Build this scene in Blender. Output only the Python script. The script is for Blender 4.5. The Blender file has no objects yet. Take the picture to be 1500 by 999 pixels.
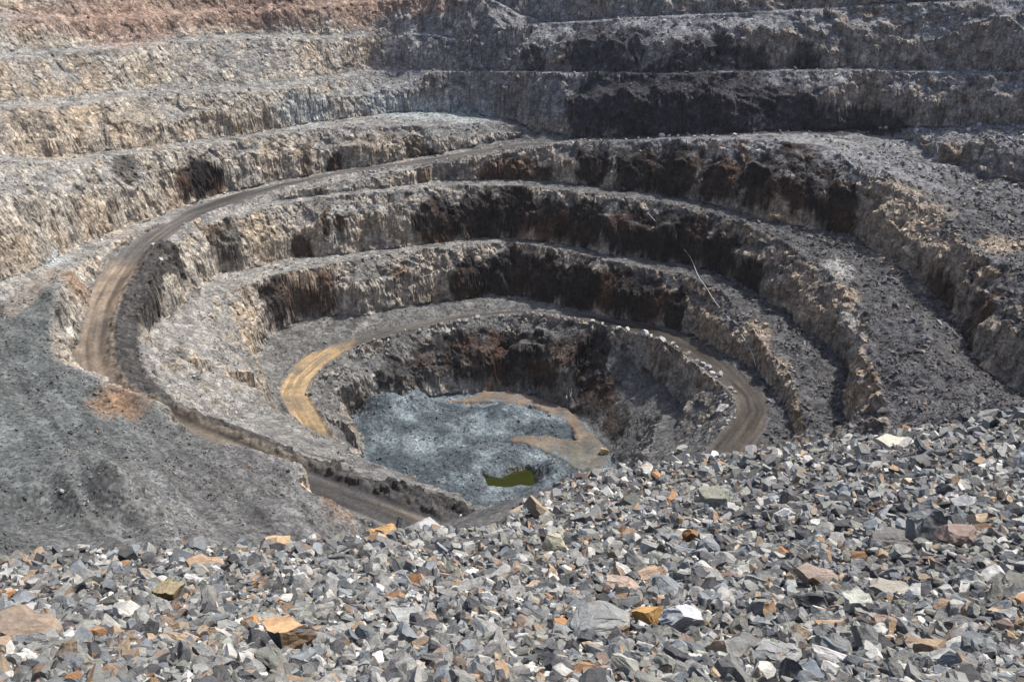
# Open pit mine seen from a rubble slope on its rim. Camera at the origin, Y away from it, metres.
import math
QUALITY_STEP=0.5
PITCH=math.radians(25)
SUN_EL,SUN_AZ,SUN,SUN_ANGLE,SKY,EXPOSURE=59,62,3.4,3.0,.12,.74
HAZE=.00003
# breaklines of the pit in metres: toes (t), crests (c), other lines (n)
SURVEY=[
('floor_toe', 't', [(-65.2, 370.9, -228), (-69.7, 386.3, -227.5), (-74.5, 402.8, -227), (-67.7, 413.2, -227.0), (-49.0, 420.0, -227.0), (-32.9, 424.1, -227), (-16.6, 427.6, -226.6), (-5.6, 427.9, -226.4), (10.8, 422.2, -226.0), (26.5, 409.3, -225.6), (31.2, 398.0, -225.4), (40.8, 375.0, -225), (43.4, 361.6, -225)]),
('road2_in', 'c', [(-69.8, 351.7, -211), (-72.1, 353.8, -210), (-83.5, 375.1, -207.4), (-89.6, 388.1, -206), (-89.0, 398.7, -204.7), (-84.4, 409.1, -203), (-76.8, 421.2, -201.9), (-65.0, 429.8, -200.6), (-49.4, 438.1, -199), (-33.2, 443.1, -197.7), (-16.7, 445.9, -196.3), (0.0, 447.0, -195), (13.3, 444.6, -193.9), (26.3, 438.9, -192.9), (38.7, 430.1, -191.8), (47.6, 422.0, -191), (59.0, 411.8, -189.5), (66.8, 401.3, -188.3), (73.5, 386.8, -187), (77.7, 361.7, -182.6), (80.7, 342.9, -179), (83.0, 331.2, -177.9), (82.0, 320.1, -177), (76.4, 307.5, -176.1), (70.4, 296.5, -175.2), (63.3, 283.0, -174), (58.4, 273.8, -174)]),
('road2_out', 'n', [(-76.2, 352.8, -211), (-79.0, 356.2, -210.5), (-90.8, 364.1, -208.5), (-98.9, 379.0, -206.8), (-102.5, 388.1, -206), (-102.6, 397.7, -205.2), (-100.5, 411.1, -204.0), (-96.8, 419.8, -203), (-81.3, 429.7, -201.6), (-60.8, 442.4, -199.8), (-50.3, 447.0, -199), (-33.7, 451.4, -197.7), (-16.9, 453.4, -196.3), (0.0, 452.5, -195), (16.7, 449.0, -193.7), (27.6, 445.3, -192.8), (48.8, 434.6, -191), (68.1, 417.6, -188.3), (76.6, 406.5, -187), (86.4, 378.6, -182.7), (92.1, 352.8, -179), (95.4, 334.7, -177.7), (95.0, 324.3, -177), (90.5, 307.8, -175.7), (83.6, 288.7, -174), (78.2, 273.8, -174)]),
('ledge_in', 'n', [(45.5, 421.7, -194), (56.3, 412.1, -197.5), (67.2, 396.7, -204), (71.2, 364.7, -201), (64.7, 337.1, -197), (53.2, 317.2, -195)]),
('ledge_out', 'n', [(41.9, 427.1, -196.5), (52.0, 413.5, -201), (61.2, 396.5, -207), (64.0, 369.0, -205), (58.4, 343.9, -201), (49.1, 323.7, -199)]),
('w2_toe', 't', [(-99.7, 369.5, -203), (-107.1, 382.3, -201.9), (-114.1, 397.9, -200.9), (-118.6, 412.2, -200), (-117.0, 423.6, -198.4), (-114.0, 432.9, -197), (-106.4, 443.9, -196.2), (-90.3, 447.9, -195), (-70.4, 449.4, -194.6), (-50.9, 456.2, -194.2), (-34.4, 463.3, -193.8), (-17.3, 466.9, -193.5), (3.5, 466.2, -192.5), (26.8, 451.0, -191.2), (48.9, 436.4, -190), (66.5, 422.5, -188.1), (80.1, 409.1, -186.5), (90.3, 374.3, -181), (96.0, 358.4, -178.5), (99.0, 339.9, -176), (100.4, 322.7, -175.0), (99.0, 304.8, -174), (92.6, 284.8, -173)]),
('w2_crest', 'c', [(-97.8, 313.3, -176.6), (-103.1, 325.6, -174.8), (-112.9, 345.2, -172.8), (-119.8, 364.7, -171.7), (-129.4, 387.4, -171.2), (-132.8, 407.6, -171.2), (-128.2, 423.7, -171.5), (-113.5, 442.3, -172.1), (-95.5, 450.3, -172.4), (-83.5, 458.0, -171.7), (-64.3, 465.9, -170.7), (-51.1, 469.1, -170.1), (-34.4, 474.3, -169.4), (-17.2, 476.9, -168.9), (0.0, 477.6, -168.4), (17.0, 470.2, -168.0), (33.4, 459.1, -167.5), (48.9, 447.4, -167.1), (64.0, 438.2, -166.7), (78.5, 427.9, -166.5), (86.5, 414.5, -166.5), (93.4, 396.9, -166.7), (97.9, 372.6, -167.1), (100.3, 343.6, -167.6), (101.8, 326.6, -167.7), (101.4, 308.1, -167.6), (98.6, 293.2, -167.3), (91.3, 272.5, -166.8)]),
('w3_toe', 't', [(-120.8, 322.8, -163.0), (-126.9, 325.9, -157.6), (-136.2, 335.3, -155.7), (-142.0, 363.8, -159.6), (-138.7, 374.5, -163.1), (-139.6, 389.7, -164.7), (-141.1, 414.5, -166.5), (-135.9, 441.8, -170.5), (-117.1, 459.2, -171.1), (-101.7, 466.2, -171.2), (-85.3, 470.2, -170.9), (-68.6, 473.4, -170.2), (-51.7, 476.6, -169.5), (-34.8, 481.2, -168.9), (-17.5, 484.8, -168.4), (0.0, 485.6, -167.9), (17.3, 478.4, -167.6), (33.9, 467.8, -167.1), (49.7, 455.7, -166.7), (65.2, 447.8, -166.2), (80.7, 442.4, -165.9), (94.3, 429.3, -165.7), (107.8, 404.9, -165.8), (115.7, 377.1, -166.0), (120.4, 363.5, -166.0), (123.5, 348.5, -166.1), (124.6, 327.9, -166.4), (120.7, 311.1, -166.5), (114.2, 296.3, -166.5), (107.2, 277.8, -166.2)]),
('w3_crest', 'c', [(-118.2, 293.0, -150.7), (-123.6, 300.5, -149.4), (-129.2, 311.6, -148.0), (-136.0, 331.0, -146.3), (-139.8, 347.9, -145.3), (-142.7, 367.7, -144.8), (-145.6, 392.1, -145.2), (-146.8, 416.4, -146.2), (-142.0, 439.9, -147.1), (-131.9, 456.1, -147.4), (-116.9, 469.5, -146.9), (-105.0, 477.5, -146.2), (-85.4, 482.4, -145.2), (-65.2, 485.6, -144.4), (-51.8, 489.2, -144.1), (-34.8, 493.4, -143.9), (-17.5, 495.8, -143.9), (0.0, 494.3, -143.8), (17.2, 488.2, -143.4), (33.9, 480.1, -142.8), (60.4, 465.4, -141.8), (80.8, 454.8, -141.9), (94.6, 441.6, -142.4), (109.4, 422.9, -143.1), (119.8, 403.7, -143.9), (126.1, 378.6, -145.5), (130.3, 359.6, -147.3), (131.4, 341.6, -148.7), (126.9, 319.9, -149.3), (121.0, 296.5, -148.4), (116.2, 278.4, -146.6), (110.6, 257.1, -143.3), (102.3, 226.2, -137.4)]),
('w4_toe', 't', [(-126.3, 470.0, -146.7), (-106.3, 484.2, -145.8), (-86.2, 488.1, -144.8), (-66.0, 492.8, -144.1), (-52.7, 498.6, -143.6), (-35.4, 503.8, -143.3), (-17.8, 506.3, -143.3), (0.0, 505.8, -143.1), (11.7, 502.6, -142.9), (34.7, 493.0, -142.3), (51.2, 483.4, -141.7), (82.7, 467.0, -141.3), (101.8, 451.5, -141.6), (118.7, 432.9, -142.2), (130.8, 423.5, -142.3), (140.0, 420.7, -142.3), (150.5, 411.9, -142.4), (156.4, 391.1, -143.6), (159.5, 373.1, -144.8), (162.5, 356.2, -145.9), (165.4, 349.4, -146.5), (160.7, 331.6, -147.1), (156.4, 303.4, -147.2), (154.8, 290.5, -146.7), (155.7, 275.9, -145.3), (159.3, 258.3, -142.8)]),
('road1_in', 'n', [(35.3, 510.5, -123.8), (10.7, 516.4, -127.8), (-6.1, 516.6, -130.4), (-21.4, 512.5, -132.6), (-38.9, 507.3, -134.8), (-60.1, 505.2, -137.1), (-74.1, 503.8, -138.6), (-88.1, 502.4, -140.0), (-101.2, 496.0, -141.4), (-113.9, 489.5, -142.7), (-122.3, 480.4, -143.6), (-135.5, 465.2, -144.5), (-144.7, 450.6, -144.6), (-149.4, 429.1, -144.2), (-151.2, 406.1, -143.5), (-149.9, 382.8, -143.2), (-147.5, 361.1, -143.6), (-145.5, 345.4, -144.3), (-142.2, 328.7, -145.3), (-138.0, 313.7, -146.4), (-132.8, 300.1, -147.6), (-124.9, 287.1, -149.2), (-118.1, 281.0, -150.4), (-110.5, 278.2, -151.8), (-96.1, 271.9, -154.5), (-82.0, 265.4, -157.1), (-66.2, 258.8, -159.9), (-50.9, 252.2, -162.4), (-38.2, 247.2, -164.4), (-21.7, 240.0, -166.9), (-7.7, 232.7, -169.0), (4.8, 226.9, -171.0)]),
('road1_out', 'n', [(35.6, 515.4, -123.9), (10.8, 521.9, -127.7), (-6.2, 524.3, -130.1), (-21.7, 522.2, -132.1), (-39.6, 518.0, -134.4), (-60.9, 513.6, -136.9), (-75.4, 513.8, -138.4), (-89.2, 509.5, -139.8), (-102.7, 504.7, -141.0), (-121.7, 493.5, -142.5), (-141.2, 478.3, -143.7), (-154.3, 461.6, -144.1), (-158.5, 433.4, -144.0), (-162.6, 420.6, -143.8), (-165.1, 399.6, -143.7), (-164.6, 380.1, -143.7), (-163.3, 362.1, -144.0), (-158.3, 343.9, -144.5), (-152.9, 321.4, -145.5), (-149.2, 303.2, -146.6), (-131.6, 281.9, -149.2), (-122.6, 273.8, -150.4), (-113.7, 270.4, -151.8), (-99.6, 264.2, -154.5), (-85.4, 257.6, -157.1), (-69.5, 251.0, -159.9), (-55.9, 240.2, -162.4), (-43.2, 235.2, -164.4), (-27.3, 228.2, -166.9), (-13.5, 221.1, -169.0), (-0.8, 215.1, -171.0)]),
('bank_lip', 'n', [(-89.2, 321.9, -178), (-78.0, 310.1, -177), (-63.4, 296.6, -175.5), (-52.8, 288.0, -175.8), (-42.6, 279.0, -176), (-28.4, 269.7, -176.5), (-14.9, 260.8, -177), (-3.1, 251.7, -175), (3.0, 243.7, -175)]),
('bank_foot', 'n', [(-71.8, 359.5, -221), (-63.7, 361.0, -226), (-41.4, 337.4, -229), (-13.4, 324.8, -230), (13.4, 324.8, -230), (35.9, 338.4, -228), (46.7, 350.4, -226)]),
('hill_lip', 'n', [(-149.1, 296.4, -131), (-144.9, 282.8, -132), (-137.6, 271.3, -133), (-128.1, 265.0, -134), (-117.5, 259.8, -137), (-109.2, 258.0, -139), (-103.6, 256.8, -141.5), (-99.1, 252.3, -144), (-81.8, 245.4, -147), (-71.7, 242.7, -149), (-61.5, 239.1, -151), (-58.9, 233.0, -152.5), (-51.9, 235.6, -159), (-47.1, 233.4, -163), (-40.8, 227.7, -167)]),
('old_lip', 'n', [(-157.2, 439.2, -144.3), (-164.3, 415.1, -141.7), (-168.5, 387.9, -138.3), (-168.1, 360.4, -134.6), (-158.7, 329.3, -131.0), (-152.2, 308.2, -130.0), (-148.9, 296.0, -130.8)]),
('hill_left', 'n', [(-186.0, 276.1, -122.0), (-170.2, 305.0, -129.8), (-167.8, 319.6, -130.9), (-168.4, 348.8, -133.2)]),
('w5_toe', 't', [(-188.8, 281.6, -121.0), (-177.1, 321.2, -127.0), (-173.3, 333.5, -127.9), (-176.5, 374.1, -135.9), (-175.6, 406.2, -139.9), (-169.8, 430.8, -142.5), (-160.1, 459.2, -143.7), (-142.1, 482.0, -143.4), (-122.5, 497.5, -142.2), (-103.2, 507.5, -140.7), (-89.6, 512.5, -139.5), (-68.4, 515.7, -137.4), (-39.9, 522.3, -134.0), (-18.4, 530.3, -131.2), (-5.5, 533.2, -129.7), (3.7, 534.2, -128.6)]),
('w5_crest', 'c', [(-199.4, 316.4, -87.0), (-196.1, 374.3, -100.5), (-192.4, 403.8, -107.0), (-184.7, 418.2, -111.4), (-182.1, 435.8, -114.0), (-162.5, 468.2, -118.8), (-142.3, 493.3, -120.7), (-122.5, 507.4, -120.9), (-103.5, 518.4, -120.7), (-90.0, 523.9, -120.5), (-66.3, 527.1, -120.5), (-42.5, 529.1, -121.0), (-18.5, 539.3, -121.8), (-6.3, 541.2, -121.9), (0.7, 539.9, -123.5), (8.1, 536.6, -125.3), (14.8, 535.4, -127.2)]),
('w6_toe', 't', [(-225.3, 358.9, -95.1), (-212.7, 407.4, -106.0), (-203.8, 428.9, -111.3), (-193.5, 441.8, -113.4), (-181.7, 459.4, -115.9), (-166.7, 481.9, -118.5), (-144.9, 503.8, -120.1), (-124.7, 517.9, -120.2), (-109.8, 533.6, -119.8), (-92.8, 542.2, -119.5), (-69.3, 554.4, -119.2), (-42.2, 562.7, -119.8), (-19.1, 560.1, -120.8), (-6.4, 552.8, -121.9), (7.5, 544.7, -123.8), (18.4, 534.3, -124.8), (35.6, 516.3, -123.4), (52.5, 507.9, -121.1), (74.4, 497.6, -117.9), (85.0, 493.4, -116.6), (115.9, 481.0, -112.7), (147.7, 477.0, -110.7), (168.0, 479.0, -110.8), (184.0, 459.1, -111.4), (186.3, 434.6, -114.6), (196.6, 432.9, -116.6), (203.2, 419.2, -118.3), (215.8, 408.2, -118.5), (237.1, 373.3, -119.8)]),
('w6b_top', 'c', [(177.1, 468.2, -108.4), (191.6, 456.7, -105.4), (205.3, 445.9, -102.6), (222.6, 431.9, -99.0), (246.9, 403.4, -93.4)]),
('w5b_toe', 't', [(178.2, 471.5, -108.1), (193.0, 460.6, -105.3), (207.0, 449.9, -102.6), (224.2, 435.5, -99.0), (249.0, 407.2, -93.4)]),
('w6_crest', 'c', [(-230.6, 375.3, -80.4), (-216.3, 423.3, -88.7), (-203.5, 437.2, -91.6), (-191.6, 462.0, -94.0), (-173.5, 495.5, -96.5), (-144.3, 511.4, -98.9), (-119.2, 529.4, -101.0), (-105.8, 541.2, -100.3), (-93.3, 554.9, -99.9), (-80.1, 567.7, -99.6), (-70.1, 571.1, -99.5), (-44.6, 567.4, -99.2), (-6.4, 558.9, -98.1), (53.2, 527.7, -93.0), (85.1, 506.4, -89.9), (109.6, 502.3, -87.8), (133.3, 496.6, -86.2), (163.8, 488.1, -84.7), (186.1, 475.4, -83.4), (225.3, 447.0, -79.3), (251.5, 420.2, -75.1)]),
('w7_toe', 't', [(-240.4, 392.1, -81.9), (-221.9, 435.2, -88.8), (-207.8, 447.5, -91.7), (-195.6, 472.8, -94.0), (-176.2, 504.1, -96.2), (-147.1, 522.2, -98.5), (-120.7, 537.2, -100.0), (-104.6, 555.5, -99.7), (-87.8, 568.4, -99.4), (-70.6, 574.9, -99.2), (-44.8, 571.0, -98.9), (-6.4, 564.0, -97.8), (53.6, 532.7, -92.8), (85.9, 511.5, -89.8), (110.5, 506.8, -87.6), (134.7, 502.6, -85.9), (165.6, 494.2, -84.3), (188.7, 482.6, -83.1), (227.8, 452.5, -79.1), (254.5, 425.7, -75.0)]),
('w7_crest', 'c', [(-244.2, 405.4, -68.2), (-222.4, 444.0, -72.4), (-206.3, 476.5, -74.6), (-187.6, 497.6, -76.0), (-170.4, 524.4, -77.0), (-143.9, 543.0, -78.3), (-121.1, 554.0, -79.6), (-94.2, 569.1, -81.0), (-70.1, 578.9, -81.3), (-44.5, 575.4, -80.5), (-6.4, 568.5, -78.8), (18.9, 572.8, -74.3), (54.3, 550.7, -69.3), (87.6, 533.9, -65.3), (140.4, 514.1, -60.5), (181.0, 503.7, -56.6), (207.2, 488.6, -53.5), (230.3, 471.2, -50.5), (258.5, 446.3, -46.1)]),
('w8_toe', 't', [(-251.8, 418.9, -68.3), (-228.8, 457.8, -72.3), (-211.6, 489.9, -74.2), (-192.6, 511.9, -75.5), (-174.4, 537.7, -76.6), (-147.9, 559.2, -77.8), (-123.9, 567.8, -79.0), (-94.9, 574.1, -80.3), (-70.2, 580.7, -80.6), (-44.8, 579.1, -80.0), (-6.4, 566.6, -77.6), (19.1, 581.4, -74.3), (55.2, 560.3, -69.5), (88.6, 540.6, -65.3), (141.7, 519.2, -60.3), (182.5, 508.3, -56.3), (209.2, 493.6, -53.3), (233.2, 477.5, -50.2), (261.8, 452.5, -45.9)]),
('w8_crest', 'c', [(-255.6, 433.3, -51.8), (-230.8, 468.6, -58.4), (-206.9, 499.7, -62.9), (-177.2, 540.6, -65.3), (-147.3, 562.1, -66.5), (-112.5, 573.5, -65.7), (-77.2, 592.2, -63.4), (-18.8, 578.5, -59.8), (37.6, 579.9, -55.0), (90.2, 558.0, -49.5), (152.8, 526.0, -44.7), (210.2, 501.8, -40.8), (263.0, 459.2, -36.2)]),
('w9_toe', 't', [(-265.4, 450.7, -52.2), (-237.4, 482.8, -58.3), (-209.7, 507.2, -62.2), (-180.0, 549.6, -64.7), (-147.9, 565.2, -65.5), (-113.3, 578.2, -64.8), (-77.9, 598.3, -63.0), (-19.0, 584.4, -59.3), (38.0, 586.4, -54.5), (91.8, 568.4, -49.4), (155.0, 534.2, -44.4), (212.8, 508.6, -40.5), (266.7, 466.0, -35.9)]),
('w4_crest', 'c', [(-119.9, 476.9, -144.3), (-106.1, 484.4, -143.0), (-86.6, 492.4, -140.4), (-66.3, 497.3, -138.2), (-38.7, 503.9, -135.7), (-17.7, 509.7, -132.6), (-6.0, 512.3, -130.7), (17.6, 509.2, -126.7), (34.9, 504.7, -123.8), (51.6, 498.1, -121.2), (73.1, 487.8, -118.0), (83.0, 480.5, -116.5), (103.2, 471.2, -114.0), (121.7, 459.6, -112.1), (135.3, 454.9, -111.9), (144.6, 450.5, -112.7), (149.3, 427.6, -114.9), (159.3, 411.6, -118.0), (169.2, 397.9, -121.0), (172.9, 381.1, -123.2), (167.3, 354.1, -125.7), (167.4, 332.8, -124.3), (174.0, 317.1, -121.4), (173.9, 290.9, -118.0), (172.8, 258.5, -116.4)]),
('hill_pts', 'n', [(-168.8, 243.4, -126)]),
('hill_pts', 'n', [(-144.0, 249.2, -129)]),
('hill_pts', 'n', [(-133.8, 250.7, -132)]),
('hill_pts', 'n', [(-116.9, 249.6, -138)]),
('hill_pts', 'n', [(-149.9, 210.5, -124)]),
('hill_pts', 'n', [(-129.0, 217.3, -128)]),
('hill_pts', 'n', [(-112.6, 225.8, -133)]),
('hill_pts', 'n', [(-96.1, 237.4, -142)]),
('hill_pts', 'n', [(-78.2, 231.3, -147)]),
('hill_pts', 'n', [(-133.3, 182.2, -121)]),
('hill_pts', 'n', [(-115.7, 189.7, -126)]),
('hill_pts', 'n', [(-100.1, 200.0, -129)]),
('hill_pts', 'n', [(-93.8, 200.7, -128.5)]),
('hill_pts', 'n', [(-86.8, 209.3, -139)]),
('hill_pts', 'n', [(-71.9, 209.2, -143)]),
('hill_pts', 'n', [(-58.6, 216.3, -150)]),
('hill_pts', 'n', [(-106.0, 186.3, -131)]),
('hill_pts', 'n', [(-92.8, 186.6, -134)]),
('hill_pts', 'n', [(-78.6, 189.4, -137)]),
('hill_pts', 'n', [(-67.4, 193.5, -139)]),
('hill_pts', 'n', [(-57.6, 197.7, -145)]),
('hill_pts', 'n', [(-48.7, 208.6, -153)]),
('hill_pts', 'n', [(-119.4, 158.7, -118)]),
('hill_pts', 'n', [(-102.9, 164.1, -122)]),
('hill_pts', 'n', [(-92.6, 169.8, -128)]),
('hill_pts', 'n', [(-79.4, 171.5, -131)]),
('hill_pts', 'n', [(-66.1, 174.2, -134)]),
('hill_pts', 'n', [(-51.9, 185.9, -144)]),
('hill_pts', 'n', [(-39.1, 201.4, -156)]),
('hill_pts', 'n', [(-25.7, 201.2, -160)]),
('hill_pts', 'n', [(-91.8, 117.8, -100)]),
('hill_pts', 'n', [(-71.0, 124.6, -110)]),
('hill_pts', 'n', [(-52.7, 133.7, -118)]),
('hill_pts', 'n', [(-32.3, 147.3, -130)]),
('hill_pts', 'n', [(-7.0, 158.6, -140)]),
('dump_pts', 'n', [(113.8, 251.4, -139)]),
('dump_pts', 'n', [(102.4, 222.4, -133)]),
('dump_pts', 'n', [(120.2, 240.6, -133)]),
('dump_pts', 'n', [(134.8, 260.2, -137)]),
('dump_pts', 'n', [(124.2, 217.2, -122)]),
('dump_pts', 'n', [(103.0, 200.3, -118)]),
('dump_pts', 'n', [(131.3, 224.3, -124)]),
('dump_pts', 'n', [(119.7, 186.8, -110)]),
('dump_pts', 'n', [(147.4, 217.0, -120)]),
('dump_pts', 'n', [(91.0, 209.3, -133)]),
('dump_pts', 'n', [(87.6, 217.1, -140)]),
('dump_pts', 'n', [(92.0, 248.6, -158)]),
('dump_pts', 'n', [(65.6, 113.8, -80)]),
('dump_pts', 'n', [(67.7, 149.3, -105)]),
('dump_pts', 'n', [(85.1, 263.6, -170)]),
('dump_pts', 'n', [(69.9, 244.9, -165)]),
('dump_pts', 'n', [(44.0, 213.3, -150)]),
('dump_pts', 'n', [(27.6, 221.2, -160)]),
('dump_pts', 'n', [(13.0, 221.9, -165)]),
('dump_pts', 'n', [(79.9, 109.7, -75)]),
('b3', 'n', [(143.9, 302.1, -141)]),
('b3', 'n', [(144.3, 321.3, -142)]),
('b3', 'n', [(123.8, 283.7, -142)]),
('b3', 'n', [(138.6, 268.5, -139)])]
RUBBLE_POINTS=[(-2.96, 3.22, -3.33), (-4.65, 5.27, -4.77), (-7.74, 9.03, -7.38), (-11.66, 13.76, -10.77), (-2.16, 3.13, -3.24), (-3.53, 5.32, -4.82), (-5.79, 9.01, -7.36), (-8.96, 14.14, -10.94), (-1.52, 3.31, -3.43), (-2.33, 5.28, -4.78), (-3.78, 8.82, -7.2), (-6.35, 15.1, -11.48), (-1.03, 3.4, -3.52), (-1.58, 5.44, -4.92), (-2.57, 9.08, -7.41), (-4.33, 15.7, -11.61), (-0.48, 3.46, -3.58), (-0.73, 5.53, -5.01), (-1.29, 10.07, -8.12), (-2.41, 19.3, -14.06), (-0.03, 3.47, -3.6), (-0.05, 5.56, -5.03), (-0.09, 10.12, -8.16), (-0.17, 20.31, -14.58), (0.26, 3.47, -3.59), (0.38, 5.33, -4.82), (0.64, 9.33, -7.52), (1.07, 16.18, -11.7), (1.73, 26.44, -17.94), (2.49, 38.52, -25.02), (0.48, 3.46, -3.58), (0.68, 5.17, -4.67), (1.09, 8.52, -6.87), (1.81, 14.51, -10.5), (3.34, 27.35, -18.16), (5.27, 43.74, -27.63), (0.94, 3.41, -3.53), (1.35, 5.09, -4.61), (2.05, 8.02, -6.46), (3.16, 12.71, -9.19), (5.18, 21.23, -14.1), (9.19, 38.25, -23.84), (1.38, 3.34, -3.46), (1.98, 4.98, -4.51), (2.87, 7.46, -6.01), (4.06, 10.86, -7.85), (7.01, 19.29, -12.44), (10.55, 29.5, -17.73), (1.79, 3.24, -3.36), (2.56, 4.83, -4.37), (3.52, 6.87, -5.54), (5.25, 10.62, -7.47), (7.93, 16.48, -10.32), (11.74, 24.84, -14.36), (2.16, 3.13, -3.24), (3.08, 4.66, -4.22), (4.24, 6.62, -5.34), (5.87, 9.49, -6.67), (8.18, 13.59, -8.51), (12.77, 21.76, -12.15), (2.79, 2.88, -2.99), (3.96, 4.28, -3.87), (5.44, 6.06, -4.89), (7.51, 8.68, -6.1), (9.88, 11.73, -7.34), (16.34, 20.12, -10.59)]
DROP_POINTS=[(-33.1, 38.5, -32.0), (-26.7, 41.5, -34.1), (-18.9, 44.3, -35.8), (-12.9, 46.1, -36.2), (-6.0, 47.2, -36.6), (-0.4, 47.7, -36.4), (5.0, 75.5, -52.3), (10.5, 85.8, -57.9), (18.3, 75.0, -50.0), (21.0, 57.9, -37.2), (23.4, 48.8, -30.2), (27.3, 45.8, -27.5), (35.0, 42.4, -24.0)]
# areas and features in metres
ROAD_OUTER=[(35.3,510.5,-123.8),(10.7,516.4,-127.8),(-6.1,516.6,-130.4),(-21.4,512.5,-132.6),(-38.9,507.3,-134.8),(-60.1,505.2,-137.1),(-74.1,503.8,-138.6),(-88.1,502.4,-140.0),(-101.2,496.0,-141.4),(-113.9,489.5,-142.7),(-122.3,480.4,-143.6),(-135.5,465.2,-144.5),(-144.7,450.6,-144.6),(-149.4,429.1,-144.2),(-151.2,406.1,-143.5),(-149.9,382.8,-143.2),(-147.5,361.1,-143.6),(-145.5,345.4,-144.3),(-142.2,328.7,-145.3),(-138.0,313.7,-146.4),(-132.8,300.1,-147.6),(-124.9,287.1,-149.2),(-118.1,281.0,-150.4),(-110.5,278.2,-151.8),(-96.1,271.9,-154.5),(-82.0,265.4,-157.1),(-66.2,258.8,-159.9),(-50.9,252.2,-162.4),(-38.2,247.2,-164.4),(-21.7,240.0,-166.9),(-7.7,232.7,-169.0),(4.8,226.9,-171.0),(-0.8,215.1,-171.0),(-13.5,221.1,-169.0),(-27.3,228.2,-166.9),(-43.2,235.2,-164.4),(-55.9,240.2,-162.4),(-69.5,251.0,-159.9),(-85.4,257.6,-157.1),(-99.6,264.2,-154.5),(-113.7,270.4,-151.8),(-122.6,273.8,-150.4),(-131.6,281.9,-149.2),(-149.2,303.2,-146.6),(-152.9,321.4,-145.5),(-158.3,343.9,-144.5),(-163.3,362.1,-144.0),(-164.6,380.1,-143.7),(-165.1,399.6,-143.7),(-162.6,420.6,-143.8),(-158.5,433.4,-144.0),(-154.3,461.6,-144.1),(-141.2,478.3,-143.7),(-121.7,493.5,-142.5),(-102.7,504.7,-141.0),(-89.2,509.5,-139.8),(-75.4,513.8,-138.4),(-60.9,513.6,-136.9),(-39.6,518.0,-134.4),(-21.7,522.2,-132.1),(-6.2,524.3,-130.1),(10.8,521.9,-127.7),(35.6,515.4,-123.9)]
ROAD_INNER=[(-69.8,351.7,-211),(-72.1,353.8,-210),(-83.5,375.1,-207.4),(-89.6,388.1,-206),(-89.0,398.7,-204.7),(-84.4,409.1,-203),(-76.8,421.2,-201.9),(-65.0,429.8,-200.6),(-49.4,438.1,-199),(-33.2,443.1,-197.7),(-16.7,445.9,-196.3),(0.0,447.0,-195),(13.3,444.6,-193.9),(26.3,438.9,-192.9),(38.7,430.1,-191.8),(47.6,422.0,-191),(59.0,411.8,-189.5),(66.8,401.3,-188.3),(73.5,386.8,-187),(77.7,361.7,-182.6),(80.7,342.9,-179),(83.0,331.2,-177.9),(82.0,320.1,-177),(76.4,307.5,-176.1),(70.4,296.5,-175.2),(63.3,283.0,-174),(58.4,273.8,-174),(78.2,273.8,-174),(83.6,288.7,-174),(90.5,307.8,-175.7),(95.0,324.3,-177),(95.4,334.7,-177.7),(92.1,352.8,-179),(86.4,378.6,-182.7),(76.6,406.5,-187),(68.1,417.6,-188.3),(48.8,434.6,-191),(27.6,445.3,-192.8),(16.7,449.0,-193.7),(0.0,452.5,-195),(-16.9,453.4,-196.3),(-33.7,451.4,-197.7),(-50.3,447.0,-199),(-60.8,442.4,-199.8),(-81.3,429.7,-201.6),(-96.8,419.8,-203),(-100.5,411.1,-204.0),(-102.6,397.7,-205.2),(-102.5,388.1,-206),(-98.9,379.0,-206.8),(-90.8,364.1,-208.5),(-79.0,356.2,-210.5),(-76.2,352.8,-211)]
ROAD_FLOOR=[(-35.7,416.4,-227.3),(-19.6,420.5,-226.9),(-16.5,425.9,-226.8),(-3.3,426.5,-226.4),(9.8,420.9,-226.0),(25.5,408.3,-225.7),(30.5,396.4,-225.6),(35.8,383.7,-225.3),(39.5,373.6,-225.2),(41.5,363.0,-225.2),(37.4,357.2,-227),(27.2,356.2,-227),(19.06,366.7,-226.8),(11.91,373.7,-227.0),(4.51,378.1,-226.9),(-3.62,380.7,-227.0),(3.05,384.9,-226.7),(15.17,383.2,-226.4),(28.6,379.0,-226.0),(27.0,389.6,-225.9),(20.4,400.7,-225.8),(11.19,409.4,-226.0),(-4.85,415.0,-226.5),(-19.44,416.0,-227.1)]
TRACK_BENCH=[(17.91,518.0,-126.7),(51.8,499.8,-121.2),(83.5,483.4,-116.6),(114.1,472.3,-112.9),(137.1,461.5,-111.6),(150.1,451.3,-112.6),(165.1,429.9,-114.9),(178.1,415.2,-118.1),(186.9,407.4,-119.7),(184.6,401.4,-120.3),(173.0,409.0,-119.0),(159.7,422.3,-116.1),(146.6,444.3,-113.4),(135.4,455.1,-112.0),(112.7,466.1,-113.0),(83.0,480.2,-116.8),(51.6,497.4,-121.7),(17.73,512.2,-126.7)]
TRACK_OLD=[(-171.0,368.6,-135.6),(-172.0,346.3,-131.5),(-170.5,321.0,-129.9),(-168.7,304.2,-130.0),(-160.9,290.4,-128.3),(-160.2,305.5,-130.0),(-163.5,336.4,-131.9)]
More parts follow.
